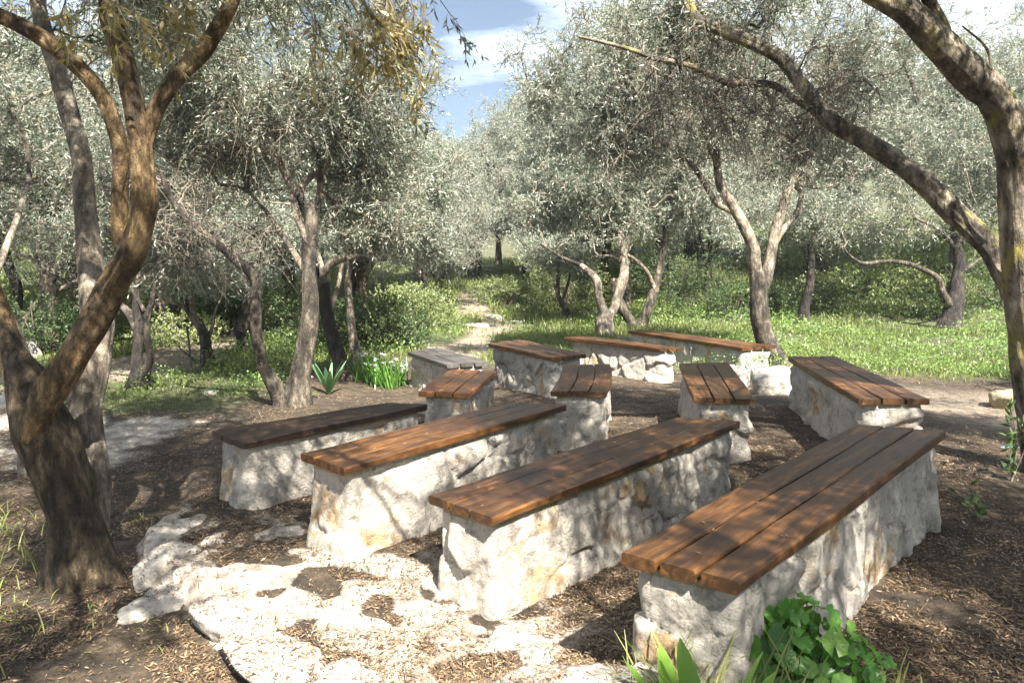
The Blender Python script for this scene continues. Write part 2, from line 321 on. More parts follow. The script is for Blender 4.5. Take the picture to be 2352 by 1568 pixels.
def ground():
    X = grid_axis([(-120, -40, 8), (-40, -12, 40), (-12, -4.5, 75), (-4.5, 4.5, 330), (4.5, 12, 75), (12, 40, 40), (40, 120, 8)])
    Y = grid_axis([(-30, -4, 14), (-4, 1.6, 30), (1.6, 7, 230), (7, 14, 110), (14, 30, 70), (30, 60, 40), (60, 220, 20)])
    gx, gy = np.meshgrid(X, Y); z = gz(gx, gy)
    x, y = gx.ravel(), gy.ravel(); path, grass, slabs, pale = masks(x, y)
    P = xyz(x, y); zz = z.ravel()+slabs*(.018+.026*fbm(P*5.5, 4, 41))
    V = np.stack([x, y, zz], -1); ny, nx = gx.shape
    i, j = np.meshgrid(np.arange(ny-1), np.arange(nx-1), indexing='ij')
    Q = np.stack([i*nx+j, i*nx+j+1, (i+1)*nx+j+1, (i+1)*nx+j], -1).reshape(-1, 4)
    m, n, l, b = mat('ground'); o = coords(n, l)
    a = noise(n, l, 7, 8, .7, o); r = ramp(n, [(.3, (.020, .016, .012)), (.5, (.060, .045, .031)), (.72, (.15, .112, .074))]); l.new(a.outputs[0], r.inputs[0])
    big = noise(n, l, 1.3, 4, .6, o); rb = ramp(n, [(.35, (.6, .6, .6)), (.65, (1.2, 1.15, 1.1))]); l.new(big.outputs[0], rb.inputs[0])
    c = mixc(n, l, 1., r.outputs[0], rb.outputs[0], 'MULTIPLY')
    fine = noise(n, l, 45, 5, .7, o); rf = ramp(n, [(.35, (.5, .5, .5)), (.65, (1.35, 1.3, 1.2))]); l.new(fine.outputs[0], rf.inputs[0]); c = mixc(n, l, .8, c, rf.outputs[0], 'MULTIPLY')
    pc = ramp(n, [(.3, (.17, .135, .10)), (.7, (.33, .275, .215))]); l.new(a.outputs[0], pc.inputs[0]); c = mixc(n, l, attr(n, 'path'), c, pc.outputs[0])
    gc = ramp(n, [(.3, (.035, .045, .02)), (.7, (.12, .125, .055))]); l.new(a.outputs[0], gc.inputs[0]); c = mixc(n, l, attr(n, 'grass'), c, gc.outputs[0])
    sc_ = ramp(n, [(.3, (.14, .115, .09)), (.48, (.32, .28, .235)), (.64, (.56, .51, .45))]); l.new(a.outputs[0], sc_.inputs[0])
    sf = n.new('ShaderNodeMath'); sf.operation = 'MULTIPLY_ADD'; sf.inputs[1].default_value = .9; l.new(fine.outputs[0], sf.inputs[0]); sf.inputs[2].default_value = -.45
    ad = n.new('ShaderNodeMath'); ad.operation = 'ADD'; l.new(attr(n, 'slab'), ad.inputs[0]); l.new(sf.outputs[0], ad.inputs[1])
    rs = ramp(n, [(.35, (0, 0, 0)), (.6, (1, 1, 1))]); l.new(ad.outputs[0], rs.inputs[0]); c = mixc(n, l, rs.outputs[0], c, sc_.outputs[0])
    l.new(c, b.inputs['Base Color']); b.inputs['Roughness'].default_value = .95
    x1 = bump(n, l, fine.outputs[0], .8, .02, b); bump(n, l, a.outputs[0], .6, .04, b, x1)
    mb = MB(); mb.add(V, Q); g = mb.build('ground', m); tag(g, kind='structure')
    for nm, val in (('path', path), ('grass', grass), ('slab', np.maximum(slabs, pale*.8))):
        at = g.data.attributes.new(nm, 'FLOAT', 'POINT'); at.data.foreach_set('value', val.astype(np.float32))
ground()

# ------------------------------------------------------------------ benches
def bench(key, label, wood, stone=STONE, inset=.036, bend=0., seed=0, thick=.05, res=.018, group='stone benches with plank seats in the clearing'):
    c, ztop = CORN[key]; c = c.copy(); mid = c.mean(0); d = (c[3]+c[2]-c[0]-c[1])/2; ang = math.atan2(d[1], d[0])
    zb = G(mid[0], mid[1]); R = np.array([[math.cos(ang), math.sin(ang)], [-math.sin(ang), math.cos(ang)]])
    L = (c-mid)@R.T                                          # bench frame: x along the seat
    root = empty('bench', (mid[0], mid[1], zb), label, 'bench', group, ang)
    h = ztop-zb; rng = np.random.default_rng(seed+7)
    # L[0],L[1] near-left/right ; L[2],L[3] far-right/left
    nl, nr, fr, fl = L
    def S_(u, v):                                            # u across 0 (left) .. 1 (right), v along
        p = (nl*(1-u)+nr*u)*(1-v)+(fl*(1-u)+fr*u)*v; return np.array([p[0], p[1]+bend*4*v*(1-v)])
    W = np.linalg.norm(nl-nr); g = .0075/W/2
    for k in range(3):
        u0, u1 = k/3+(g if k else 0), (k+1)/3-(g if k < 2 else 0); ext = rng.uniform(-.008, .008, 2); dz = rng.uniform(-.002, .002)
        Lk = np.linalg.norm((nl+nr)/2-(fl+fr)/2); e0, e1 = ext/Lk
        vs = [0, .004/Lk]+list(np.linspace(.04, .96, 11))+[1-.004/Lk, 1]; sh = [(1010, 33, 2.4, 1.4, 2.4, 9000, .07, SHRUB, 'distant bushy growth left below the sky gap'), (1110, 36, 2.6, 1.4, 2.6, 9000, .07, SHRUB, 'distant bushy growth straight behind the path end'), (1220, 33, 2.4, 1.4, 2.2, 9000, .07, SHRUB, 'distant bushy growth right of the path end'), .55]+[1]+[1]*11+[1]+[.55]
        bv = .007; rows = []
        for v, s in zip(vs, sh):
            v = e0+v*(1+e1-e0); a, b2 = S_(u0, v), S_(u1, v); w = np.linalg.norm(b2-a); t = (b2-a)/w; q = bv*(1 if s == 1 else 1.9); en = 0 if s == 1 else .004
            wav = .0022*math.sin(v*9+k*2+seed)+rng.uniform(-.0006, .0006)
            sec = [(en, -thick+q), (q, -thick+en), (w-q, -thick+en), (w-en, -thick+q), (w-en, -q), (w-q*.7, -q*.3-en*.5), (w-q, -en), (q, -en), (q*.3+en*.5, -q*.3-en), (en, -q)]
            rows.append([[*(a+t*xx), h+zz+dz+wav] for xx, zz in sec])
        V = np.array(rows); n, s_ = V.shape[:2]; i, j = np.meshgrid(np.arange(n-1), np.arange(s_), indexing='ij'); jn = (j+1) % s_
        Q = np.stack([i*s_+j, (i+1)*s_+j, (i+1)*s_+jn, i*s_+jn], -1).reshape(-1, 4)
        e = (n-1)*s_; cap = np.array([[0, 1, 2, 3], [0, 3, 4, 9], [9, 4, 5, 8], [8, 5, 6, 7]])
        mb = MB(); mb.add(V.reshape(-1, 3), np.vstack([Q, cap[:, ::-1]*0+cap, cap[:, ::-1]+e]), 0, np.full(n*s_, rng.random()))
        o = mb.build('plank', wood, root, smooth=False)
    # masonry base
    hh = h-thick+.004; per = []; ins = np.array([inset, inset])
    cs = [S_(0, 0), S_(1, 0), S_(1, 1), S_(0, 1)]; ctr = np.mean(cs, 0)
    def ins_pt(u, v): return S_(u, v)
    iu, iv = inset/W, inset/np.linalg.norm((nl+nr)/2-(fl+fr)/2)
    r = .05; rt = .03
    # rounded perimeter in (u,v) metres
    Lm = np.linalg.norm((nl+nr)/2-(fl+fr)/2); x0, x1, y0, y1 = iu*W, W-iu*W, iv*Lm, Lm-iv*Lm
    pts = []
    def seg(a, b): n = max(2, int(np.linalg.norm(np.subtract(b, a))/res)); pts.extend([tuple(np.add(a, np.subtract(b, a)*t)) for t in np.arange(n)/n])
    def arc(cx, cy, a0): pts.extend([(cx+r*math.cos(a0+t), cy+r*math.sin(a0+t)) for t in np.linspace(0, math.pi/2, 5, endpoint=False)])
    seg((x0+r, y0), (x1-r, y0)); arc(x1-r, y0+r, -math.pi/2); seg((x1, y0+r), (x1, y1-r)); arc(x1-r, y1-r, 0); seg((x1-r, y1), (x0+r, y1)); arc(x0+r, y1-r, math.pi/2); seg((x0, y1-r), (x0, y0+r)); arc(x0+r, y0+r, math.pi)
    P2 = np.array([S_(a/W, b/Lm) for a, b in pts]); n = len(P2)
    T = unit(np.roll(P2, -1, 0)-np.roll(P2, 1, 0)); N = np.stack([T[:, 1], -T[:, 0]], -1)
    if np.mean(np.sum(N*(P2-ctr), -1)) < 0: N = -N
    for _ in range(3): N = unit(N+np.roll(N, 1, 0)+np.roll(N, -1, 0))
    zs = np.linspace(-.14, hh, int((hh+.14)/res)); m = len(zs)
    Z = np.repeat(zs, n); PP = np.tile(P2, (m, 1)); NN = np.tile(N, (m, 1)); V = np.column_stack([PP, Z])
    sd = rng.uniform([L[:, 0].min()-.1, L[:, 1].min()-.1, -.1], [L[:, 0].max()+.1, L[:, 1].max()+.1, hh], (int(26*Lm/2)+14, 3)); warp = np.stack([fbm(V*4+s*9, 2, seed+s) for s in (1, 2, 3)], -1)*.06
    D = np.linalg.norm((V+warp)[:, None]-sd[None], axis=-1); idx = np.argsort(D, 1)[:, :2]; f1 = np.take_along_axis(D, idx, 1); cell = idx[:, 0]
    off = rng.uniform(-.006, .012, len(sd)); tilt = rng.uniform(-.13, .13, (len(sd), 3)); tint = rng.random(len(sd))
    loc = V-sd[cell]; disp = off[cell]+np.sum(loc*tilt[cell], -1); e = f1[:, 1]-f1[:, 0]; w = sm(0, .035, e)
    disp = disp*w-.012*(1-w)
    An = V*[1, 1, .6]; rid = lambda f, s_: 1-2*np.abs(fbm(An*f+s_*3.7, 3, s_))
    disp += .008*fbm(V*4.5+seed*3, 3, seed+21)+.008*rid(5, seed+22)+.006*rid(14, seed+23)+.006*rid(29, seed+24)-.010
    up = sm(hh-.02, hh-.07, Z); disp = disp*(.25+.75*up)-.006*(1-up)
    disp += .022*sm(.30*hh+.1, -.1, Z)+.008*sm(hh, 0, Z)
    disp = np.minimum(disp, .045+.07*sm(hh, 0, Z))
    V[:, :2] += NN*disp[:, None]; V[:, 2] += .01*fbm(V*8, 2, 5)*up
    i, j = np.meshgrid(np.arange(m-1), np.arange(n), indexing='ij'); jn = (j+1) % n
    Q = np.stack([i*n+j, i*n+jn, (i+1)*n+jn, (i+1)*n+j], -1).reshape(-1, 4)
    mb = MB(); row = (m-1)*n
    mi = (Z[Q[:, 0]] > hh-.035).astype(int)
    mb.add(V, Q, 0, tint[cell]); mb.M[-1] = mi.astype(np.int32)
    ring = V[row:]; inner = np.column_stack([ring[:, :2]*0+ctr+(ring[:, :2]-ctr)*.0, ring[:, 2]]); 
    Vt = np.vstack([ring, (ring-[*ctr, 0])*[.6, .6, 1]+[*ctr, 0], (ring-[*ctr, 0])*[.05, .05, 1]+[*ctr, 0]]); jj = np.arange(n); jn = (jj+1) % n
    mb.add(Vt, np.vstack([np.stack([jj+k*n, jn+k*n, jn+(k+1)*n, jj+(k+1)*n], -1) for k in (0, 1)]), 1)
    o = mb.build('stone_base', [stone, MORTAR], root, smooth=True)
    return root
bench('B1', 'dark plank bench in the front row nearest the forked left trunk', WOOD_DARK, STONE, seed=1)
bench('B2', 'front row plank bench with orange sunlit edge, second from the left', WOOD, STONE, seed=2, res=.015)
bench('B3', 'brown plank bench in the front row standing on mulch before the white slab', WOOD, STONE, seed=3, res=.014)
bench('B4', 'longest nearest plank bench with the green leafy plant at its foot', WOOD, STONE, seed=4, res=.012, thick=.055)
bench('M1', 'short bench with planks tinted sunlit orange in the middle of the circle', WOOD_SUNLIT, STONE, seed=5)
bench('M2', 'short bench with curving planks standing between the orange bench and a wider one', WOOD, STONE, seed=6, bend=-.03)
bench('M3', 'short middle bench with a tall bare stone side on its left', WOOD, STONE, seed=7)
bench('F1', 'small back row bench with planks tinted grey by reflected sky beside the white flowers', WOOD_SKY_SHEEN, STONE, seed=8)
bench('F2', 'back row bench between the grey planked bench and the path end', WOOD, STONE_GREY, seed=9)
bench('F3', 'back row bench with bright white stone end and knobbly boulders', WOOD, STONE, seed=10, inset=.06)
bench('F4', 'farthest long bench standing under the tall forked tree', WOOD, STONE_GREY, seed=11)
bench('R9', 'long tan plank bench on the right pointing at the weedy bank', WOOD, STONE, seed=12)

ROCKS = []
def rock(name, x, y, size, label, m=SLAB, seed=0, rz=0, sink=.3, flat=1., cat='rock', group=None, z=None, q=26):
    a, b = q*2, q; th = np.linspace(0, 2*math.pi, a, endpoint=False); ph = np.linspace(-math.pi/2+.12, math.pi/2-.12, b)
    T, Pp = np.meshgrid(th, ph); D = np.stack([np.cos(T)*np.cos(Pp), np.sin(T)*np.cos(Pp), np.sin(Pp)], -1).reshape(-1, 3)
    rg_ = np.random.default_rng(seed+900); NP = unit(rg_.normal(size=(15, 3))*[1, 1, .55]); NP = np.vstack([NP, unit(np.array([rg_.normal(0, .08), rg_.normal(0, .08), 1])), [0, 0, -1]]); H = np.r_[rg_.uniform(.34, .5, 15), .36, .5]
    wr = unit(D+.10*np.stack([fbm(D*2.5+s_*7, 2, seed+s_) for s_ in (1, 2, 3)], -1)); dt = wr@NP.T; rad = np.min(np.where(dt > .05, H/np.maximum(dt, .05), 9), 1); rad = np.minimum(rad, .75)
    V = D*rad[:, None]*1.15*np.array(size); s = max(size); k = 1-2*np.abs(fbm(V*9+seed*5.1, 3, seed)); k2 = fbm(V*26+seed, 3, seed+3); V = V+D*(.035*min(size)*3*k*.9+.010*k2)[:, None]
    i, j = np.meshgrid(np.arange(b-1), np.arange(a), indexing='ij'); jn = (j+1) % a
    Q = np.stack([i*a+j, i*a+jn, (i+1)*a+jn, (i+1)*a+j], -1).reshape(-1, 4)
    top = (b-1)*a; ks = np.arange(0, a, 2); V = np.vstack([V, V[top:].mean(0)]); Q = np.vstack([Q, np.stack([top+ks, top+(ks+1) % a, top+(ks+2) % a, np.full(len(ks), len(V)-1)], -1)])
    mb = MB(); mb.add(V, Q, 0, np.full(len(V), .4)); o = mb.build(name, m); o.location = (x, y, (G(x, y) if z is None else z)+size[2]*(.5-sink)); o.rotation_euler = (0, 0, rz); ROCKS.append((o, V, Q, rz))
    return tag(o, label, cat, group)
rock('ledge_stone', -1.62, 3.52, (.52, .26, .12), 'grey shaded stone slab sloping off the ledge near the forked trunk', SLAB, 1, .9, .78)
rock('ledge_stone', -1.93, 4.18, (.62, .2, .15), 'long ledge stone with a broken edge right of the forked trunk', SLAB, 2, 1.62, .8)
rock('ledge_stone', -1.80, 3.78, (.30, .20, .20), 'upright broken ledge stone at the step corner', SLAB, 3, 1.2, .72)
rock('ledge_stone', -1.20, 3.16, (.34, .22, .17), 'small corner stone starting the bright white ledge', SLAB, 4, -.8, .72)
rock('ledge_stone', -.92, 2.87, (.7, .22, .14), 'bright white ledge stone in full sun', SLAB, 5, -.85, .8)
rock('ledge_stone', -.52, 2.50, (.7, .22, .14), 'white ledge stone at the bottom edge of the view', SLAB, 6, -.9, .8)
rock('rock_slab', .22, 2.52, (.7, .42, .14), 'white rock slab at the foot of the nearest bench', SLAB, 7, .2, .66)
rock('rock_slab', .26, 2.26, (.74, .34, .40), 'tall white rock heaped against the end of the nearest bench', SLAB, 8, .15, .42)
rock('boulder', 2.95, 8.35, (.62, .42, .40), 'pale boulder between the farthest benches and the tan right bench', SLAB, 9, .3, .3)
rock('boulder', 2.62, 9.0, (.55, .4, .34), 'grey boulder leaning on the end of the farthest long bench', SLAB, 10, 1.2, .25)
rock('boulder', 5.05, 7.65, (.32, .30, .24), 'brown mossy boulder on the ground by the right trunk', MORTAR, 13, 0, .3)
rock('rock_chunk', -3.35, 8.35, (.14, .10, .07), 'small white stone in the grass near the double trunk', SLAB, 14, 0, .3, q=10)
rock('rock_chunk', 2.05, 4.95, (.13, .09, .05), 'small white stone in mulch between the two nearest benches', SLAB, 15, 0, .3, q=10)
rock('rock_chunk', -7.6, 11.5, (.8, .5, .3), 'brown rock behind the forked left trunk', STONE_GREY, 16, 0, .2, q=12)
for k, (x, y, s) in enumerate([(-.75, 16.2, .5), (.1, 16.9, .4), (-.4, 17.8, .6), (-2.6, 9.6, .16), (-6.2, 6.9, .9), (-5.2, 7.55, .7)]):
    rock('rock_slab', x, y, (s, s*.6, s*.22), ['flat white rock left in the centre path', 'flat white rock right in the centre path', 'farthest flat white rock in the centre path', 'flat pale rock in the grass behind the sword leaved plant', 'flat pale rock beyond the left edge trunk', 'flat pale rock edge where grass meets the trodden stone'][k], SLAB, 20+k, k, .35, q=14)

# ------------------------------------------------------------------ trees
def quads4(n): return np.arange(n*4).reshape(n, 4)
def leaves_along(mb, A, Dv, Ln, rng, per, size, mat_i,  spread=.85, tw_i=1, tw_r=.0018, droop=.25, width=.21, tone=None):
    """twigs from A in direction Dv, length Ln, each with leaves"""
    n = len(A); mid = A+Dv*Ln[:, None]*.5+rng.normal(0, .012, (n, 3)); end = A+Dv*Ln[:, None]; end[:, 2] -= droop*Ln
    s1 = unit(np.cross(Dv, rng.normal(size=(n, 3)))); s2 = unit(np.cross(Dv, s1)); ring = []
    if tw_r:
        for C, r in ((A, 1.), (mid, .75), (end, .3)):
            for a in (0, 2.094, 4.189): ring.append(C+(s1*math.cos(a)+s2*math.sin(a))*tw_r*r)
        V = np.stack(ring, 1); b = np.arange(n)[:, None]*9; q = []
        for lv in (0, 3):
            for a in range(3): q.append(np.concatenate([b+lv+a, b+lv+(a+1) % 3, b+lv+3+(a+1) % 3, b+lv+3+a], 1))
        mb.add(V.reshape(-1, 3), np.concatenate(q), tw_i, np.full(n*9, .5))
    t = rng.uniform(.12, 1.02, (n, per)); P = A[:, None]*(1-t)[..., None]**2+2*mid[:, None]*(t*(1-t))[..., None]+end[:, None]*(t**2)[..., None]
    d = unit(Dv[:, None]*.75+rng.normal(0, spread*.6, (n, per, 3))+np.array([0, 0, .05])); d = d.reshape(-1, 3); P = P.reshape(-1, 3)
    L = size*rng.uniform(.65, 1.25, len(d)); w = unit(np.cross(d, rng.normal(size=d.shape)))*(L*width*.5)[:, None]
    V = np.stack([P, P+d*(L*.45)[:, None]+w, P+d*L[:, None], P+d*(L*.5)[:, None]-w], 1)
    mb.add(V.reshape(-1, 3), quads4(len(d)), mat_i, np.repeat(np.clip(rng.beta(2, 2.4, len(d))+(0 if tone is None else np.repeat(tone, per)), 0, .97)+(rng.random(len(d)) < .012)*.5, 4).clip(0, 1))
def crown_points(blobs, n, rng, seed, gap=.46, shell=.5, fs=1.3):
    vol = np.array([b[3]*b[4]*b[5] for b in blobs])**.8; out = []
    while sum(map(len, out)) < n:
        k = rng.choice(len(blobs), 600, p=vol/vol.sum()); B = np.array(blobs)[k]
        D = unit(rng.normal(size=(600, 3))); P = B[:, :3]+D*B[:, 3:6]*(rng.random(600)**shell)[:, None]
        out.append(P[vnoise(P*fs+seed, seed) > gap])
    return np.concatenate(out)[:n]
def crown(mb, nodes, blobs, ncl, seed, size=.055, twigs=9, per=13, gap=.44, spread=.34, shell=.5, tl=.32, net=True, tw_r=.002, droop=.25, bmat=1, fs=1.3):
    rng = np.random.default_rng(seed); C = crown_points(blobs, ncl, rng, seed, gap, shell, fs)
    nodes = np.asarray(nodes, float); dl = np.min(np.linalg.norm(C[:, None]-nodes[None], axis=-1), 1); C = C[np.argsort(dl)]
    allp = np.vstack([nodes, C]); nn = len(nodes); par = np.zeros(len(C), int); cost = np.zeros(len(allp))
    for i, c in enumerate(C):
        d = np.linalg.norm(allp[:nn+i]-c, axis=1)+.25*cost[:nn+i]; d[nn:nn+i] += .05; par[i] = np.argmin(d); cost[nn+i] = cost[par[i]]+np.linalg.norm(allp[par[i]]-c)
    cnt = np.ones(len(allp))
    for i in range(len(C)-1, -1, -1): cnt[par[i]] += cnt[nn+i]
    A = allp[par]; B = C; dirs = unit(B-A)
    if net:
        rB = np.minimum(.0032*np.sqrt(cnt[nn:])+.0012, .016); rA = np.minimum(.0032*np.sqrt(cnt[nn:]+1)+.003, .018); ln = np.linalg.norm(B-A, axis=1); J = rng.normal(0, .09, (len(C), 2, 3))*ln[:, None, None]; J[:, :, 2] += (ln*.07)[:, None]
        K = 4; pts = [A, A*.66+B*.34+J[:, 0], A*.33+B*.67+J[:, 1], B]; rr = [rA, rA*.7+rB*.3, rA*.3+rB*.7, rB]
        s1 = unit(np.cross(dirs, rng.normal(size=dirs.shape))); s2 = np.cross(dirs, s1); sd = 5
        V = np.stack([p+(s1*math.cos(a)+s2*math.sin(a))*r[:, None] for p, r in zip(pts, rr) for a in np.arange(sd)*2*math.pi/sd], 1)
        b = np.arange(len(C))[:, None]*sd*K; q = []
        for lv in range(K-1):
            for a in range(sd): q.append(np.concatenate([b+lv*sd+a, b+lv*sd+(a+1) % sd, b+(lv+1)*sd+(a+1) % sd, b+(lv+1)*sd+a], 1))
        mb.add(V.reshape(-1, 3), np.concatenate(q), bmat, np.full(len(C)*sd*K, .5))
    T = twigs; cc = np.repeat(B, T, 0); dd = unit(np.repeat(dirs, T, 0)*.45+rng.normal(0, .75, (len(cc), 3))+np.array([0, 0, -.05])); cc = cc+rng.normal(0, .03, cc.shape)-np.repeat(dirs, T, 0)*rng.uniform(0, .2, (len(cc), 1))
    leaves_along(mb, cc, dd, rng.uniform(.5, 1.2, len(cc))*tl, rng, per, size, 0, tw_r=tw_r, droop=droop, tone=np.repeat(.55*(vnoise(B*2.1, seed+3)-.5)+rng.normal(0, .07, len(B)), T))
def limb_pts(spec, Y0, Y1=None):
    Y1 = Y0 if Y1 is None else Y1; n = len(spec); P, R = [], []
    for k, (px, py, w) in enumerate(spec):
        Y = Y0+(Y1-Y0)*k/(n-1); P.append(PX(px, py, Y)); R.append(RAD(w, Y))
    return np.array(P), np.array(R)
def rest(o, off):                                           # shift mesh so the object's origin is the thing's base
    return o
def tree(label, trunk, limbs, blobs, ncl, seed, Y, leaf=OLIVE, bark=BARK, limb_bark=None, twig=TWIG, size=.055, hero=False, flare=(.5, .15, .25), group='olive trees of the grove', name='olive_tree', minz=1.3, extra=None, bare=None, **kw):
    """trunk: list of (spec, Y0, Y1); limbs likewise; blobs in pixels (px, py, Y, rx, ry, rz) or world via 'w'"""
    base, _ = limb_pts(trunk[0][0][:2], trunk[0][1], trunk[0][1]); bx, by = base[0][0], base[0][1]; bz = G(bx, by); off = np.array([bx, by, bz])
    root = empty(name, tuple(off), label, 'tree', group); sides, step = (48, .02) if hero else (14, .06)
    nodes = []; mb = MB()
    for k, (sp, y0, y1) in enumerate(trunk):
        P, R = limb_pts(sp, y0, y1)
        if k == 0 or (len(trunk[k]) and P[0][2] < .35): P = np.vstack([[P[0][0], P[0][1], min(P[0][2], G(P[0][0], P[0][1]))-.12], P]); R = np.r_[R[0]*1.04, R]
        fl = flare if P[0][2] < .2 else None
        p, r = tube(mb, P, R, sides, step, 0, .7 if hero else 1., seed+k, fl, twist=.35); nodes.append(p[p[:, 2] > minz][::3] if (p[:, 2] > minz).any() else p[-2:])
    tr = mb.build('trunk', bark, root, offset=off)
    for k, (sp, y0, y1, *mo) in enumerate(limbs):
        mb = MB(); P, R = limb_pts(sp, y0, y1); p, r = tube(mb, P, R, max(8, sides-4 if hero else 9), step, 0, .8, seed+30+k); nodes.append(p[:0] if hero and sp[0][2] <= 10 else p[p[:, 2] > minz][::3] if (p[:, 2] > minz).any() else p[-2:])
        mb.build('limb', mo[0] if mo else (limb_bark or bark), tr, offset=off)
    if extra is not None: nodes.append(np.array(extra, float))
    nodes = np.concatenate(nodes)
    bl = []
    for b in blobs:
        if b[0] == 'w': bl.append(tuple(b[1:]))
        else: p = PX(b[0], b[1], b[2]); bl.append((*p, *b[3:6]))
    mb = MB(); crown(mb, nodes, bl, ncl, seed, size=size, **kw); mb.build('crown', [leaf, twig], root, smooth=False, offset=off)
    if bare:
        mb = MB(); crown(mb, nodes, [(*PX(*b[:3]), *b[3:]) for b in bare], 22*len(bare), seed+5, size=.04, twigs=9, per=2, tl=.42, tw_r=.0032, gap=.2); mb.build('twig_tangle', [leaf, twig], root, smooth=False, offset=off)
    return root

GRP_NEAR = 'olive trees around the benches'
# big forked tree, left foreground
tree('big forked olive tree with thick limbs tinted orange by warm light in the left foreground',
     [([(190, 1300, 150), (170, 1180, 118), (140, 1080, 130), (100, 985, 140), (68, 890, 108), (44, 835, 70), (24, 790, 48), (10, 745, 26)], 3.72, 3.75)],
     [([(203, 1230, 90), (205, 1120, 100), (201, 1032, 92), (196, 932, 82), (214, 831, 84), (226, 740, 80), (215, 660, 64), (205, 579, 56), (196, 479, 48), (186, 353, 45), (166, 282, 43), (136, 176, 42), (96, 50, 36), (76, -60, 32), (50, -220, 24)], 3.85, 4.7, BARK_PALE),
      ([(60, 1010, 40), (88, 950, 72), (118, 898, 80), (150, 850, 76), (180, 800, 72), (223, 732, 70), (266, 651, 68), (300, 590, 66), (322, 520, 60), (331, 454, 62), (328, 380, 52), (318, 302, 50), (287, 151, 50), (257, 50, 50), (252, 0, 46), (250, -120, 40), (270, -300, 30)], 3.62, 3.5),
      ([(300, 590, 50), (278, 540, 40), (275, 454, 38), (277, 353, 38), (257, 272, 37), (222, 202, 36), (166, 141, 36), (101, 91, 36), (40, 55, 36), (-60, 10, 32), (-200, -80, 24)], 3.62, 3.3),
      ([(322, 400, 40), (336, 320, 38), (363, 242, 38), (408, 176, 38), (440, 145, 37), (469, 116, 36), (509, 50, 34), (534, 0, 32), (570, -100, 26), (640, -260, 20)], 3.55, 3.7),
      ([(84, 960, 60), (52, 880, 68), (28, 810, 60), (5, 740, 54), (-30, 640, 50), (-80, 500, 40), (-120, 200, 30)], 3.72, 3.9)],
     [('w', -2.6, 3.2, 4.3, 1.9, 1.7, .85), ('w', -1.1, 2.6, 4.2, 1.5, 1.4, .7), ('w', -3.6, 4.4, 4.2, 1.5, 1.4, .9), (380, -150, 3.6, .7, .7, .35), (700, -190, 3.3, .7, .6, .3), ('w', -.45, 1.0, 4.2, .95, .8, .5), ('w', 1.3, 1.0, 4.1, .6, .6, .35), (150, 60, 5.2, .9, .7, .5), (420, -40, 5.2, .8, .7, .4)],  # some overhead blobs are out of view, added to shade the ledge
     760, 101, 3.7, OLIVE, BARK_TRUNK, BARK_WARM_LIT, hero=True, flare=(.45, .18, .42), size=.05, twigs=12, per=15, gap=.50, fs=.95, group=GRP_NEAR, minz=2.2)
# right foreground
tree('big leaning olive tree at the right edge with lichen covered limbs',
     [([(2440, 1120, 130), (2405, 1030, 110), (2385, 900, 100), (2368, 756, 98), (2352, 605, 100), (2346, 453, 104), (2328, 320, 86), (2285, 227, 74), (2247, 190, 76), (2209, 151, 76), (2134, 76, 68), (2083, 25, 62), (2008, -20, 58), (1900, -90, 50), (1760, -200, 40)], 5.06, 4.6)],
     [([(2355, 720, 70), (2318, 640, 62), (2275, 569, 56), (2184, 479, 51), (2083, 388, 46), (1983, 322, 42), (1907, 277, 40), (1847, 202, 34), (1796, 136, 31), (1731, 101, 29), (1660, 71, 27), (1595, 35, 25), (1560, -60, 22)], 5.1, 6.3),
      ([(1907, 280, 22), (1882, 262, 17), (1831, 232, 16), (1781, 198, 16), (1731, 192, 17), (1670, 190, 17), (1630, 171, 15), (1580, 151, 14), (1509, 136, 12), (1459, 118, 11), (1408, 103, 9), (1330, 85, 6)], 5.85, 6.4),
      ([(2190, 130, 34), (2164, 60, 30), (2134, 0, 28), (2090, -90, 22)], 4.9, 4.6),
      ([(2260, 560, 14), (2225, 520, 10), (2196, 450, 6)], 5.2, 5.3),
      ([(2250, 205, 10), (2275, 165, 8), (2265, 110, 6), (2210, 60, 4)], 4.8, 4.9)],
     [('w', 2.6, 3.9, 4.4, 1.9, 1.6, .8), ('w', .9, 3.4, 4.2, 1.5, 1.3, .7), ('w', 4.6, 4.4, 4.5, 1.6, 1.6, .9), (1500, 60, 6.6, .8, .6, .4), (1700, -60, 6.4, .8, .6, .35), ('w', 3.0, 1.2, 4.4, 1.9, 1.3, .7), ('w', 1.5, 1.9, 4.3, 1.3, .9, .5), ('w', .1, 2.4, 4.3, 1.3, .9, .5), ('w', 3.1, -.1, 4.3, 1.5, 1.1, .5), ('w', 2.2, 1.2, 4.0, .9, .9, .35), ('w', 3.6, .8, 4.2, 1.2, 1.0, .5), ('w', 5.8, 3.3, 4.5, 1.4, 1.3, .7)],  # several overhead blobs are out of view, added to shade benches and ground
     1900, 102, 5.0, OLIVE, BARK_LICHEN, BARK_LICHEN, hero=True, size=.05, group=GRP_NEAR, minz=2.0, twigs=12, per=14, gap=.42, fs=1.25, bare=[(1650, 230, 6.3, .75, .6, .35), (1480, 200, 6.4, .6, .6, .35), (1800, 280, 6.0, .5, .5, .35), (1620, 120, 6.4, .8, .6, .3), (1900, 180, 5.9, .5, .5, .3)])
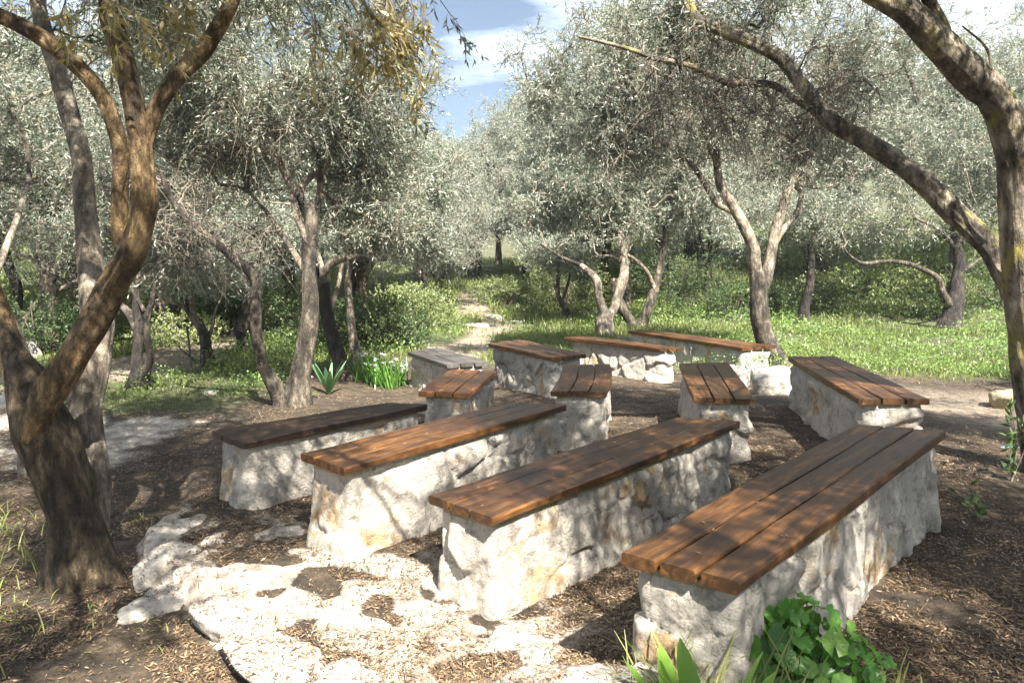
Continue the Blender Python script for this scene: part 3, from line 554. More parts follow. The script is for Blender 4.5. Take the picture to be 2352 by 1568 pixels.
# V tree, left centre
tree('V shaped olive tree with two pale bent stems behind the dark left bench',
     [([(680, 935, 78), (690, 860, 50), (702, 800, 44), (713, 715, 42), (709, 629, 36), (712, 551, 34), (716, 504, 34), (705, 465, 32)], 7.8, 7.9),
      ([(645, 925, 46), (630, 885, 40), (602, 835, 31), (590, 780, 28), (588, 736, 28), (588, 646, 27), (575, 622, 30), (554, 607, 24), (504, 564, 20), (465, 532, 19), (428, 504, 18), (393, 454, 13), (370, 400, 9)], 7.75, 7.2)],
     [([(712, 500, 24), (690, 455, 22), (670, 428, 20), (648, 385, 18), (625, 348, 17), (554, 282, 14), (515, 220, 11), (479, 166, 9)], 7.9, 7.6),
      ([(708, 505, 24), (690, 455, 20), (695, 425, 17), (720, 400, 17), (746, 388, 15), (776, 282, 13), (779, 242, 11), (805, 166, 8)], 7.9, 8.0),
      ([(708, 555, 22), (688, 515, 16), (676, 479, 16), (670, 413, 14)], 7.85, 7.8), ([(714, 520, 20), (730, 470, 18), (736, 418, 16), (730, 360, 10)], 7.9, 8.1),
      ([(700, 620, 18), (665, 565, 15), (630, 514, 12), (605, 479, 9), (560, 430, 6)], 7.85, 8.3),
      ([(560, 600, 10), (530, 590, 8), (600, 570, 6)], 7.5, 7.6)],
     [(690, 150, 7.9, 1.15, 1.1, 1.0), (520, 60, 7.9, 1.0, 1.0, .8), (880, 190, 8.2, .62, .8, .8), (850, 390, 8.4, .62, .8, .6), (560, 330, 8.2, .8, .9, .6), (880, 520, 8.6, .55, .7, .45), (430, 250, 8.4, .9, .8, .7), (760, 10, 8, .9, .8, .6)],
     900, 103, 7.8, OLIVE, BARK, BARK_PALE, group=GRP_NEAR, twigs=10, per=15, gap=.38, size=.047, bare=[(450, 540, 7.3, .6, .5, .3), (560, 540, 7.6, .6, .5, .3), (420, 430, 7.6, .5, .5, .4), (620, 250, 7.6, .9, .5, .7)])
# tall fork behind the farthest bench
tree('tall dark trunked V tree rising behind the farthest long bench',
     [([(1790, 850, 58), (1768, 800, 48), (1751, 756, 44), (1743, 700, 42), (1744, 655, 44), (1738, 625, 40)], 10.7, 10.8)],
     [([(1741, 650, 36), (1733, 600, 32), (1731, 569, 29), (1705, 514, 27), (1680, 468, 25), (1655, 428, 22), (1645, 353, 19), (1650, 312, 15)], 10.8, 10.5),
      ([(1695, 495, 15), (1668, 480, 14), (1645, 468, 14), (1630, 443, 14), (1600, 393, 13), (1569, 363, 11), (1479, 312, 8), (1378, 252, 6)], 10.7, 10.2),
      ([(1750, 660, 34), (1766, 605, 28), (1781, 529, 25), (1801, 468, 23), (1821, 413, 20), (1857, 368, 13), (1870, 300, 8)], 10.8, 11.0),
      ([(1778, 560, 16), (1791, 538, 15), (1815, 505, 14), (1831, 489, 15), (1841, 443, 13), (1828, 425, 9), (1900, 430, 6), (2000, 380, 4)], 10.85, 11.2),
      ([(1648, 380, 14), (1632, 345, 11), (1625, 312, 9)], 10.5, 10.4)],
     [(1500, 200, 10.3, 1.5, 1.2, 1.0), (1700, 240, 10.7, 1.3, 1.1, .8), (1900, 250, 11, 1.2, 1.1, .9), (1330, 110, 10, 1.0, .9, .8), (1600, 60, 10.5, 1.6, 1.2, .7), (1430, 330, 10.5, .9, .8, .45), (1980, 90, 11, 1.2, 1.2, .9), (1830, 370, 11, .8, .8, .35), (1250, 200, 9.6, .45, .5, .6)],
     1250, 104, 10.8, OLIVE_PALE, BARK, BARK_PALE, group=GRP_NEAR, size=.052, twigs=10, per=14, gap=.38, tw_r=.003, bare=[(1560, 330, 10, 1.2, .8, .6), (1900, 360, 11, 1.0, .8, .4), (1700, 200, 10.3, 1.2, .9, .8)])
GRP = 'smaller olive trees behind the benches'
tree('dark leaning tree with a pale crooked side branch behind the sword leaved plant',
     [([(790, 868, 44), (778, 820, 36), (760, 758, 34), (748, 700, 32), (742, 650, 30)], 9.6, 9.8)],
     [([(744, 665, 24), (748, 620, 22), (782, 594, 20), (830, 590, 13), (885, 592, 12), (894, 560, 8)], 9.8, 9.6), ([(745, 660, 18), (735, 600, 14), (700, 520, 9)], 9.8, 10.3), ([(750, 730, 14), (770, 680, 12), (786, 607, 10), (800, 520, 7)], 9.9, 10.4)],
     [(800, 440, 10.6, 1.3, .9, .55), (930, 400, 11.5, 1.0, .8, .7), (700, 430, 10.8, 1.2, .8, .6)], 260, 105, 9.7, OLIVE, BARK_DARK, BARK_PALE, group=GRP, size=.062)
tree('thin pale spotted trunk standing right of the dark leaning tree',
     [([(822, 832, 26), (812, 780, 22), (805, 720, 19), (798, 650, 16), (797, 600, 13)], 11, 11)], [([(798, 640, 10), (815, 590, 8), (850, 540, 5)], 11, 11.4)],
     [(880, 420, 11.8, 1.0, .9, .8), (960, 520, 12.5, .9, .7, .6)], 190, 106, 11, OLIVE_PALE, BARK_PALE, BARK_PALE, group=GRP, size=.064)
tree('black double trunk tree on the grass left of the thin iron post',
     [([(318, 898, 56), (316, 850, 30), (316, 809, 24), (322, 753, 25), (314, 715, 20), (314, 680, 15), (318, 640, 12)], 8.8, 8.9), ([(337, 885, 28), (338, 850, 18), (346, 815, 19), (340, 780, 15), (339, 723, 16), (350, 693, 11), (356, 650, 8)], 8.75, 8.7)],
     [([(318, 765, 22), (301, 726, 20), (275, 700, 17), (220, 675, 14), (159, 650, 12), (90, 620, 8)], 8.85, 9.2), ([(332, 715, 10), (318, 690, 8), (295, 650, 6)], 8.8, 8.9)],
     [(330, 540, 9, .9, .8, .45), (180, 520, 9.4, 1.1, .9, .6), (420, 590, 9.5, .7, .7, .3), (60, 430, 9.6, 1.1, .9, .7), (300, 400, 9.8, 1.2, .9, .7)], 360, 107, 8.8, OLIVE, BARK_DARK, BARK, twig=TWIG, group=GRP)
tree('pruned pale olive tree with cut stubs behind the thin iron post',
     [([(480, 842, 36), (474, 800, 26), (468, 765, 24), (450, 735, 20), (434, 712, 18), (424, 690, 15)], 10.6, 10.6)],
     [([(443, 725, 12), (442, 700, 12), (441, 688, 11)], 10.6, 10.5), ([(475, 790, 10), (490, 740, 8), (494, 714, 6), (505, 690, 4)], 10.6, 10.8), ([(436, 720, 8), (410, 700, 5), (380, 694, 3)], 10.6, 10.7)],
     [(470, 600, 11.2, 1.1, .8, .4), (360, 600, 11.5, .9, .8, .35)], 170, 108, 10.6, OLIVE_PALE, BARK, BARK_PALE, group=GRP, size=.064)
tree('short dark broken stump tree behind the left stem of the V tree',
     [([(560, 812, 32), (556, 780, 28), (548, 750, 26), (545, 738, 22)], 12, 12)], [([(556, 770, 14), (572, 740, 12), (580, 700, 9), (560, 640, 7), (556, 600, 5)], 12, 12.2)],
     [(570, 540, 12.4, 1.1, .9, .5), (660, 560, 12.8, .9, .8, .5)], 170, 109, 12, OLIVE_PALE, BARK_DARK, BARK, group=GRP, size=.066)
tree('dark forked tree at the left edge behind the big trunk',
     [([(55, 800, 40), (47, 766, 34), (38, 720, 26), (39, 659, 24), (17, 602, 22), (5, 540, 18)], 12.6, 12.6)], [([(52, 760, 20), (62, 730, 18), (86, 697, 16), (142, 663, 12), (189, 637, 9), (230, 600, 6)], 12.6, 12.2)],
     [(60, 500, 12.8, 1.6, 1.1, .8), (-100, 420, 12.5, 1.4, 1.2, 1.0), (180, 560, 12.8, 1.0, .8, .5), (60, 280, 13, 1.6, 1.2, 1.0)], 330, 110, 12.6, OLIVE, BARK_DARK, BARK_PALE, group=GRP, size=.066)
tree('pale dappled trunk leaning in from the left edge behind the forked tree',
     [([(66, 890, 60), (50, 830, 50), (25, 760, 44), (0, 700, 40), (-40, 600, 36), (-80, 480, 30)], 5.6, 5.9)], [([(-20, 650, 20), (40, 500, 14), (70, 400, 9)], 5.8, 6.6)],
     [('w', -5.6, 6.6, 3.6, 1.5, 1.3, .9), ('w', -4.6, 7.4, 4.2, 1.5, 1.1, .9), (30, 330, 7, .6, .7, .5)], 260, 111, 5.6, OLIVE, BARK_PALE, BARK_PALE, group=GRP, size=.06)
tree('pale stemmed tree growing behind the bench with the bright white stone end',
     [([(1390, 772, 44), (1386, 740, 40), (1386, 715, 26), (1374, 680, 19), (1372, 650, 18), (1359, 630, 17), (1333, 608, 12)], 14.6, 14.8), ([(1395, 735, 24), (1410, 708, 20), (1425, 660, 24), (1434, 620, 22), (1428, 570, 20), (1424, 520, 12)], 14.8, 15.2)],
     [([(1333, 608, 10), (1290, 590, 7), (1240, 560, 5)], 14.8, 14.8), ([(1425, 600, 9), (1400, 588, 7), (1360, 590, 5)], 15, 15)],
     [(1330, 480, 15, 1.5, 1.0, .75), (1450, 440, 15.4, 1.5, 1.1, .8), (1240, 430, 15, 1.0, .9, .8), (1380, 350, 15.5, 1.4, 1.0, .7)], 380, 112, 15, OLIVE, BARK_PALE, BARK, group=GRP, size=.07, tw_r=.003)
tree('wide V tree crossing the pale stemmed tree behind the benches',
     [([(1463, 762, 36), (1450, 740, 22), (1428, 705, 22), (1416, 672, 20), (1410, 640, 16)], 15.8, 15.8), ([(1470, 762, 30), (1482, 730, 24), (1494, 690, 22), (1505, 655, 20), (1519, 605, 20), (1527, 560, 18), (1529, 500, 14)], 15.8, 15.9)],
     [([(1503, 660, 11), (1492, 635, 10), (1479, 615, 9), (1438, 584, 8), (1378, 574, 5)], 15.8, 15.6), ([(1412, 660, 12), (1440, 610, 10), (1450, 560, 8)], 15.8, 16)],
     [(1560, 430, 16, 1.5, 1.1, .8), (1520, 330, 16, 1.5, 1.1, .8), (1640, 500, 16.5, 1.0, .9, .5)], 300, 113, 15.8, OLIVE_PALE, BARK, BARK_PALE, group=GRP, size=.072, tw_r=.003)
tree('squat dark tree on the right bank with one long low horizontal branch',
     [([(2182, 760, 66), (2186, 725, 46), (2194, 690, 42), (2199, 640, 28), (2203, 600, 28), (2197, 560, 20)], 15.8, 16)],
     [([(2180, 700, 22), (2162, 668, 20), (2158, 645, 16), (2134, 625, 12), (2083, 605, 11), (2035, 600, 9), (1983, 605, 9), (1955, 590, 7), (1937, 569, 4)], 15.8, 15.4), ([(2202, 640, 12), (2214, 622, 11), (2260, 589, 9), (2300, 560, 6)], 15.9, 16), ([(2200, 580, 14), (2160, 530, 10), (2100, 500, 7)], 16, 16), ([(2198, 570, 14), (2230, 510, 10)], 16, 16.3)],
     [(2060, 500, 16, 1.6, 1.1, .5), (2220, 450, 16.3, 1.6, 1.2, .8), (1980, 430, 16.5, 1.3, 1.1, .8), (2330, 400, 16, 1.4, 1.2, 1.1), (2140, 330, 17, 1.8, 1.3, 1.0)], 440, 114, 15.8, OLIVE, BARK_DARK, BARK, twig=TWIG, group=GRP, size=.072, tw_r=.003)
tree('slim crooked young tree standing in bright weeds beside the centre path',
     [([(1306, 738, 18), (1300, 710, 14), (1283, 680, 12), (1282, 640, 9), (1285, 600, 7)], 17.5, 17.6)], [([(1290, 695, 8), (1305, 650, 7), (1312, 610, 5)], 17.5, 17.6)],
     [(1280, 590, 17.8, 1.0, .8, .45), (1220, 560, 18, .9, .8, .5)], 130, 115, 17.5, OLIVE_PALE, BARK, BARK, group=GRP, size=.075)
tree('dark slender trunk in the shade of the bushes right of the tall V tree',
     [([(1845, 745, 34), (1850, 700, 24), (1860, 655, 20), (1864, 600, 18), (1862, 560, 14)], 17, 17)], [([(1860, 610, 10), (1840, 560, 7)], 17, 17.3)],
     [(1860, 480, 17.5, 1.5, 1.1, .7), (1760, 520, 18, 1.2, 1.0, .6), (1960, 540, 17.5, 1.2, 1.0, .4)], 260, 116, 17, OLIVE_PALE, BARK_DARK, BARK, group=GRP, size=.075, tw_r=.003)
def copy_tree(o, parent=None):
    c = o.copy(); COL.objects.link(c); c.parent = parent
    for ch in kids(o): copy_tree(ch, c)
    return c
def world_tree(x, y, label, h, seed, rx, ncl, leaf, group, lean=(0, 0), fork=1.1, size=.07, gap=.42, zc=None, rz_=None, trunk_r=.13, bark=BARK, name='olive_tree', **kw):
    rng = np.random.default_rng(seed); z = G(x, y); root = empty(name, (x, y, z), label, 'tree', group); mb = MB()
    P = np.array([[0, 0, -.15], [0, 0, .1], [lean[0]*.4, lean[1]*.4, fork*.55], [lean[0], lean[1], fork]]); tube(mb, P, [trunk_r*1.1, trunk_r, trunk_r*.8, trunk_r*.75], 12, .08, 0, 1., seed, (.4, .1, .25), twist=.8)
    tr = mb.build('trunk', bark, root); nodes = [P[-1:]]
    zc = h*.66 if zc is None else zc; rz_ = h*.36 if rz_ is None else rz_
    for k in range(4):
        a = k*1.57+rng.uniform(-.5, .5); e = np.array([math.cos(a)*rx*.62, math.sin(a)*rx*.62, zc+rng.uniform(-.1, .5)*rz_]); m1 = P[-1]*.6+e*.4+rng.normal(0, .12, 3); mb = MB()
        p, r = tube(mb, [P[-1]-[0, 0, .08], m1, P[-1]*.25+e*.75+rng.normal(0, .1, 3), e], [trunk_r*.6, trunk_r*.45, trunk_r*.3, trunk_r*.14], 8, .1, 0, .8, seed+k); mb.build('limb', bark, tr); nodes.append(p[2:])
    bl = [(0, 0, zc, rx*.8, rx*.8, rz_*.8)]+[(math.cos(a)*rx*.55, math.sin(a)*rx*.55, zc+rng.uniform(-.45, .5)*rz_, rx*.5, rx*.5, rz_*.5) for a in np.arange(6)*1.05]
    mb = MB(); crown(mb, np.concatenate(nodes), bl, ncl, seed, size=size, gap=gap, **kw); mb.build('crown', [leaf, TWIG], root, smooth=False); return root

# trees beside and behind the viewer, unseen crowns placed to shade the benches; one hangs sprays in
world_tree(-.6, -2.6, 'olive tree standing behind the viewer and shading the nearest benches', 5.2, 201, 1.9, 230, OLIVE, 'olive trees at the viewer\'s back', size=.055, zc=4.2, rz_=.8, fork=1.8, gap=.42)
world_tree(3.4, -1.8, 'olive tree at the viewer\'s right shoulder shading the mulch', 5.4, 202, 2.3, 420, OLIVE, 'olive trees at the viewer\'s back', size=.062, zc=4.3, rz_=.9, fork=1.8, gap=.46, fs=.95)
t = world_tree(-1.9, .2, 'olive tree at the viewer\'s left with golden sprays drooping into view', 4.6, 203, 1.7, 420, OLIVE_GOLD, 'olive trees at the viewer\'s back', size=.07, zc=4.0, rz_=.7, fork=2.3, gap=.46, fs=1.0, trunk_r=.1, lean=(.6, -.2))

# hanging sprays (part of that tree): long drooping shoots at 2 to 3 m distance
def sprays(root, pix, seed, leaf, size=.05):
    rng = np.random.default_rng(seed); mb = MB(); off = np.array(root.location)
    for (px, py, Y, ln, dxp) in pix:
        a = PX(px, py, Y); b = PX(px+dxp, py+ln, Y+rng.uniform(-.05, .05)); src = np.array([a[0]-.3, a[1]-.25, max(a[2]+.45, 2.9)])
        tube(mb, [src, a, (a+b)/2+rng.normal(0, .012, 3), b], [.004, .0025, .0015, .0008], 5, .05, 1, 0)
        for k in range(9):
            t = rng.uniform(0, 1); p = a+(b-a)*t; d = unit((b-a)[None]+rng.normal(0, .35, (1, 3))*np.linalg.norm(b-a)+[[0, 0, -.05]])
            leaves_along(mb, p[None], d, np.array([rng.uniform(.06, .15)]), rng, 6, size, 0, tw_r=.0012, droop=.1, width=.22)
    mb.build('hanging_spray', [leaf, TWIG], root, smooth=False, offset=off)
rg = np.random.default_rng(5)
sprays(t, [(rg.uniform(690, 980), rg.uniform(-80, 50), rg.uniform(2.6, 3.2), rg.uniform(60, 170), rg.uniform(-10, 60)) for _ in range(17)]+[(rg.uniform(90, 420), rg.uniform(-60, 10), rg.uniform(2.5, 3.), rg.uniform(60, 150), rg.uniform(0, 50)) for _ in range(7)], 5, OLIVE_GOLD)
sprays(t, [(760, -20, 3.4, 120, 30), (820, -40, 3.2, 110, 30), (900, -30, 3.5, 120, 40), (720, 20, 3.3, 90, 30), (870, 60, 4.2, 130, 30), (930, 40, 4.2, 150, 30), (900, 150, 4.4, 130, 60), (820, 220, 4.3, 100, 40), (1010, 0, 4, 90, 60)], 6, OLIVE, .055)

# background grove
GB = 'olive trees in the far grove'
P1 = world_tree(-3.2, 16.5, 'far olive tree left of the centre path, nearest one to the path', 4.6, 301, 2.5, 560, OLIVE_PALE, GB, size=.066, zc=2.9, rz_=2.0, tw_r=.004, twigs=10, per=14, gap=.38)
P2 = world_tree(2.6, 21.5, 'far olive tree just behind the wide V tree', 5.0, 302, 2.6, 560, OLIVE_PALE, GB, size=.066, zc=3.1, rz_=2.2, tw_r=.004, twigs=10, per=14, gap=.38)
P3 = world_tree(-8.0, 14.5, 'far olive tree behind the black double trunk', 4.6, 303, 2.5, 560, OLIVE, GB, size=.066, zc=2.9, rz_=2.1, tw_r=.004, twigs=10, per=14, gap=.38)
P4 = world_tree(2.9, 19.6, 'tall olive tree above the pale stemmed tree', 7.6, 304, 3.1, 1300, OLIVE_PALE, GB, size=.075, zc=4.9, rz_=2.9, tw_r=.004, twigs=10, per=13, gap=.42, fork=1.9, trunk_r=.16)
far = [(P3, -5.4, 18.5, 1.1, 'far olive tree seen through the gap right of the thin iron post'), (P1, -6.2, 13.4, .95, 'far olive tree filling the space above the pruned tree'), (P3, -12.5, 17, 1.15, 'far olive tree at the left edge of the grove'), (P2, -9.8, 21, 1.2, 'far olive tree beyond the left trodden path'),
       (P1, -2.7, 22.5, 1.0, 'far olive tree at the left side of the sky gap'), (P2, -5.5, 26, 1.3, 'tall far olive tree behind the V shaped tree'), (P1, .9, 25.5, .95, 'far olive tree at the end of the centre path'), 
        (P1, 6.2, 27, 1.5, 'tallest far olive tree at right centre'),  (P1, 11, 27.5, 1.35, 'far olive tree on top of the right bank'),
       (P2, 17, 26, 1.4, 'far olive tree at the right edge of the bank'), (P3, 3.2, 29, 1.5, 'tall far olive tree right of the sky gap'), (P2, -14, 26, 1.4, 'farthest olive tree on the left side'),
       (P2, -1.6, 30, 1.0, 'low far olive tree closing the centre path'), (P3, -8.5, 31, 1.5, 'farthest tall olive tree left of the centre'), (P1, 20, 20, 1.4, 'far olive tree hidden partly by the right trunk'), (P2, 10, 35, 1.6, 'distant olive tree on the skyline at right'),
       (P3, -4.9, 14.2, 1.15, 'olive tree crown above the thin iron post'), (P2, -7.4, 12.2, 1.1, 'olive tree behind the fork of the big left trunk'), (P3, -10.5, 12.8, 1.2, 'olive tree at the far left beyond the forked tree'), (P1, -5.2, 17.8, 1.4, 'tall olive tree behind the V tree crown'),
       (P2, -2.9, 25, 1.05, 'silvery far olive tree left of the end of the path'), (P1, -1.2, 27.5, 1.05, 'silvery far olive tree straight below the sky gap'), (P2, .5, 29, 1.1, 'silvery far olive tree right of the path end'), (P1, -.6, 34, 1.2, 'farthest silvery olive tree under the sky gap'), (P2, -4.2, 34, 1.3, 'farthest silvery olive tree left of the sky gap'), (P1, 2.6, 34.5, 1.3, 'farthest silvery olive tree right of the sky gap'),
       (P3, 6.9, 1.0, 1.1, 'unseen olive tree added beside the viewer to shade the ground at the right edge'), (P3, -6.3, .8, 1.1, 'unseen olive tree added beside the viewer to shade the left foreground'), (P3, .4, -6.8, 1.2, 'unseen olive tree added far behind the viewer to block sky light'), (P3, 10.8, 6.6, 1.1, 'unseen olive tree added on the right to shade the weedy bank'), (P2, 13, 10.2, 1.1, 'unseen olive tree added to shade the squat dark tree'), (P1, 8.6, 5.6, 1.0, 'unseen olive tree added beyond the right trunk to shade it'),  # unseen trees outside the view, added for shade and to block sky light
       (P1, -1.9, 19.8, .7, 'low pale olive tree drooping over the left side of the centre path'), (P2, 1.6, 21.0, .75, 'low pale olive tree drooping over the right side of the centre path'), (P1, 5.6, 21.8, 1.0, 'pale low crowned olive tree between the wide V tree and the tall V tree'), (P1, -4.4, 21.5, .9, 'pale low crowned olive tree left of the yellow green bush'),
       (P4, 11.7, 20.3, 1.05, 'tall olive tree standing behind the squat dark tree and the big right trunk'),
       (P4, -5.4, 21.5, .95, 'tall olive tree left of the sky gap'), (P4, -11.5, 20, 1.05, 'tall olive tree over the left trodden path'), (P4, 4.6, 24, 1.0, 'tall olive tree right of the slender shaded trunk'), (P4, 9.8, 24.5, 1.1, 'tall olive tree on the crest of the right bank'), (P4, 15.2, 23.5, 1.1, 'tall olive tree behind the right trunk'), (P4, 1.2, 27.5, .95, 'tall olive tree on the right side of the sky gap'), (P4, -7.8, 27, 1.1, 'tallest olive tree at left centre'), (P4, 7.2, 30, 1.2, 'farthest tall olive tree at right centre')]
for k, (src, x, y, s, lab) in enumerate(far):
    c = copy_tree(src); c.location = (x, y, G(x, y)); c.rotation_euler = (0, 0, k*1.3+.4); c.scale = (s, s, s); c['label'] = lab

# ------------------------------------------------------------------ shrubs and plants
def shrub(x, y, rx, ry, h, n, size, m, label, seed, group='bushes behind the benches', width=.5):
    rng = np.random.default_rng(seed); h *= (.75, 1.15, .9, 1.3, .8)[seed % 5]; root = empty('shrub', (x, y, G(x, y)), label, 'bush', group)
    mb = MB(); cs = []
    for k in range(9):
        a = rng.uniform(0, 6.28); rr = rng.uniform(.2, .7); e = np.array([math.cos(a)*rx*rr, math.sin(a)*ry*rr, h*rng.uniform(.4, .8)]); cs.append(e); tube(mb, [(0, 0, -.05), e*.5+rng.normal(0, .05, 3), e], [.02, .014, .006], 5, .15, 0, .3, k)
    mb.build('stem', TWIG_DARK, root); mb = MB()
    B = [(0, 0, h*.45, rx*.8, ry*.8, h*.5)]+[(math.cos(a)*rx*.55, math.sin(a)*ry*.55, h*rng.uniform(.25, .65), rx*.5, ry*.5, h*.33) for a in np.arange(7)*.9]
    C = crown_points(B, n//10, rng, seed, .4, .35, 2.2); C = C[C[:, 2] > .02]; d = unit(C-[0, 0, h*.2]+rng.normal(0, .3, C.shape)*h)
    leaves_along(mb, C, d, rng.uniform(.1, .28, len(C))*max(.6, h*.7), rng, 10, size, 0, spread=1.2, tw_r=.002, droop=0, width=width, tone=.5*(vnoise(C*2.5, seed)-.5)+rng.uniform(-.15, .15))
    mb.build('foliage', [m, TWIG_DARK], root, smooth=False); return root
def at(px, Y): return PX(px, 784, Y)[0]
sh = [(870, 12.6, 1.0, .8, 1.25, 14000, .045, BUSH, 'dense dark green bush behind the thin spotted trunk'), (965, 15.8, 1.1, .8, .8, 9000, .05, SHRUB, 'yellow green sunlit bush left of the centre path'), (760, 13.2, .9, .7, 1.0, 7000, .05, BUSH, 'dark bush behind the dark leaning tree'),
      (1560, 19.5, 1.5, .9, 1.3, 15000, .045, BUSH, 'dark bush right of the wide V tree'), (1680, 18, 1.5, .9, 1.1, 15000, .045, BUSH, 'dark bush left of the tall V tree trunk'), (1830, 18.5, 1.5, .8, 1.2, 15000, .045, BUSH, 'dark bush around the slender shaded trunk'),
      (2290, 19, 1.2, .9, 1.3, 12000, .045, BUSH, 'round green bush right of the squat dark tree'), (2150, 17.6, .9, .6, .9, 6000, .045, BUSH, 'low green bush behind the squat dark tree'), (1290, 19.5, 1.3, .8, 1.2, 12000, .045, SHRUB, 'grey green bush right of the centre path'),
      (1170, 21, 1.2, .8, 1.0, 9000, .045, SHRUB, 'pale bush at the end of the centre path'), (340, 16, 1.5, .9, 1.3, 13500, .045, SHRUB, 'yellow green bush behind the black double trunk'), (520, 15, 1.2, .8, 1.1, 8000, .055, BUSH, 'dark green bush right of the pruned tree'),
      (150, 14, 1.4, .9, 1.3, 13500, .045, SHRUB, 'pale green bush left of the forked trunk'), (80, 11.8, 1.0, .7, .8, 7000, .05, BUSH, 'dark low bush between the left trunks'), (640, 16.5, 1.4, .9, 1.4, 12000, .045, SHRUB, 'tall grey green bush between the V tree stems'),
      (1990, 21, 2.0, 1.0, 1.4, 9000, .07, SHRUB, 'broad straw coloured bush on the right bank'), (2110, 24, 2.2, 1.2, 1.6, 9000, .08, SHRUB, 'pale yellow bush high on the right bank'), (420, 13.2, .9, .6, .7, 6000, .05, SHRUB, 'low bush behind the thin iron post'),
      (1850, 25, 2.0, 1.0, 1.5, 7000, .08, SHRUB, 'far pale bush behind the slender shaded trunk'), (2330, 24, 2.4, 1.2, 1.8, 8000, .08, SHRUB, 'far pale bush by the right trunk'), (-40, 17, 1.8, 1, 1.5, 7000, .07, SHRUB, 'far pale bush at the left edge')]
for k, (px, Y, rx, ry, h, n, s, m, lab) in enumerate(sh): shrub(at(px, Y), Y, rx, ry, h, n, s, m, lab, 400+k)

def blade_leaf(mb, base, d0, length, width, bendz, rng, segs=6, r=.5, cup=.15, fold=None):
    """long leaf: base point, start direction, bends by bendz downwards"""
    d = np.array(d0, float); d /= np.linalg.norm(d); side = np.cross(d, (0, 0, 1)); side = side/np.linalg.norm(side) if np.linalg.norm(side) > 1e-3 else np.array([1., 0, 0]); p = np.array(base, float); V = []
    for i in range(segs+1):
        t = i/segs; w = width*.5*(math.sin(math.pi*min(1, (t*.86+.1)))**.7 if fold is None else fold(t)); nrm = np.cross(side, d)
        V += [p-side*w+nrm*cup*w, p-nrm*0, p+side*w+nrm*cup*w]; p = p+d*length/segs; d = d+np.array([0, 0, -bendz/segs]); d /= np.linalg.norm(d)
    q = []
    for i in range(segs):
        b = i*3; q += [[b, b+1, b+4, b+3], [b+1, b+2, b+5, b+4]]
    mb.add(V, q, 0, np.full(len(V), r))
def strap_plant(x, y, n, length, width, label, seed, m=AGLEAF, name='sword_leaved_plant', up=1.4, bend=.5, group=None):
    rng = np.random.default_rng(seed); root = empty(name, (x, y, G(x, y)), label, 'plant', group)
    for k in range(n):
        a = k*2.4+rng.uniform(-.3, .3); mb = MB(); blade_leaf(mb, (0, 0, 0), (math.cos(a), math.sin(a), up*rng.uniform(.7, 1.5)), length*rng.uniform(.7, 1.1), width*rng.uniform(.8, 1.15), bend*rng.uniform(.4, 1.3), rng, 8, rng.uniform(.2, 1)); mb.build('leaf', m, root)
    return root
strap_plant(at(752, 8.6), 8.6, 11, .44, .062, 'sword leaved plant with broad bluish leaves right of the V tree', 1, up=2.0, bend=.35)
strap_plant(at(705, 8.4), 8.3, 6, .16, .06, 'small broad leaved seedling at the foot of the V tree', 2, HERB, 'leafy_weed', .6, .8)
def flower_plant(x, y, label, seed, nf):
    rng = np.random.default_rng(seed); root = empty('flowering_plant', (x, y, G(x, y)), label, 'plant', 'white flowering plants by the back row')
    mb = MB()
    for k in range(26):
        a = rng.uniform(0, 6.28); blade_leaf(mb, (*rng.normal(0, .08, 2), 0), (math.cos(a), math.sin(a), rng.uniform(1.5, 4)), rng.uniform(.25, .45), .022, rng.uniform(.2, .8), rng, 5, rng.uniform(.1, .8))
    mb.build('foliage', HERB, root)
    for k in range(nf):
        hx, hy, hz = rng.uniform(-.2, .2), rng.uniform(-.12, .12), rng.uniform(.22, .42); mb = MB(); tube(mb, [(hx*.3, hy*.3, 0), (hx*.7, hy*.7, hz*.6), (hx, hy, hz)], [.004, .003, .0025], 5, .08); st = mb.build('stem', HERB, root)
        mb = MB()
        for j in range(6):
            a = j*1.047; blade_leaf(mb, (hx, hy, hz), (math.cos(a)+rng.normal(0, .3), math.sin(a), rng.uniform(.4, 1.4)), .034, .022, .9, rng, 3, .5)
        mb.build('flower', PETAL, st)
for k, (px, Y) in enumerate([(868, 9.35), (895, 9.2), (840, 9.6), (912, 9.4)]):
    flower_plant(at(px, Y), Y, ['white flowering plant in the middle of the flower clump', 'white flowering plant nearest the grey planked bench', 'white flowering plant nearest the thin spotted trunk', 'white flowering plant at the back of the flower clump'][k], 60+k, 7)
flower_plant(5.75, 8.3, 'white flowering weed on the right bank before the trunk', 77, 6)

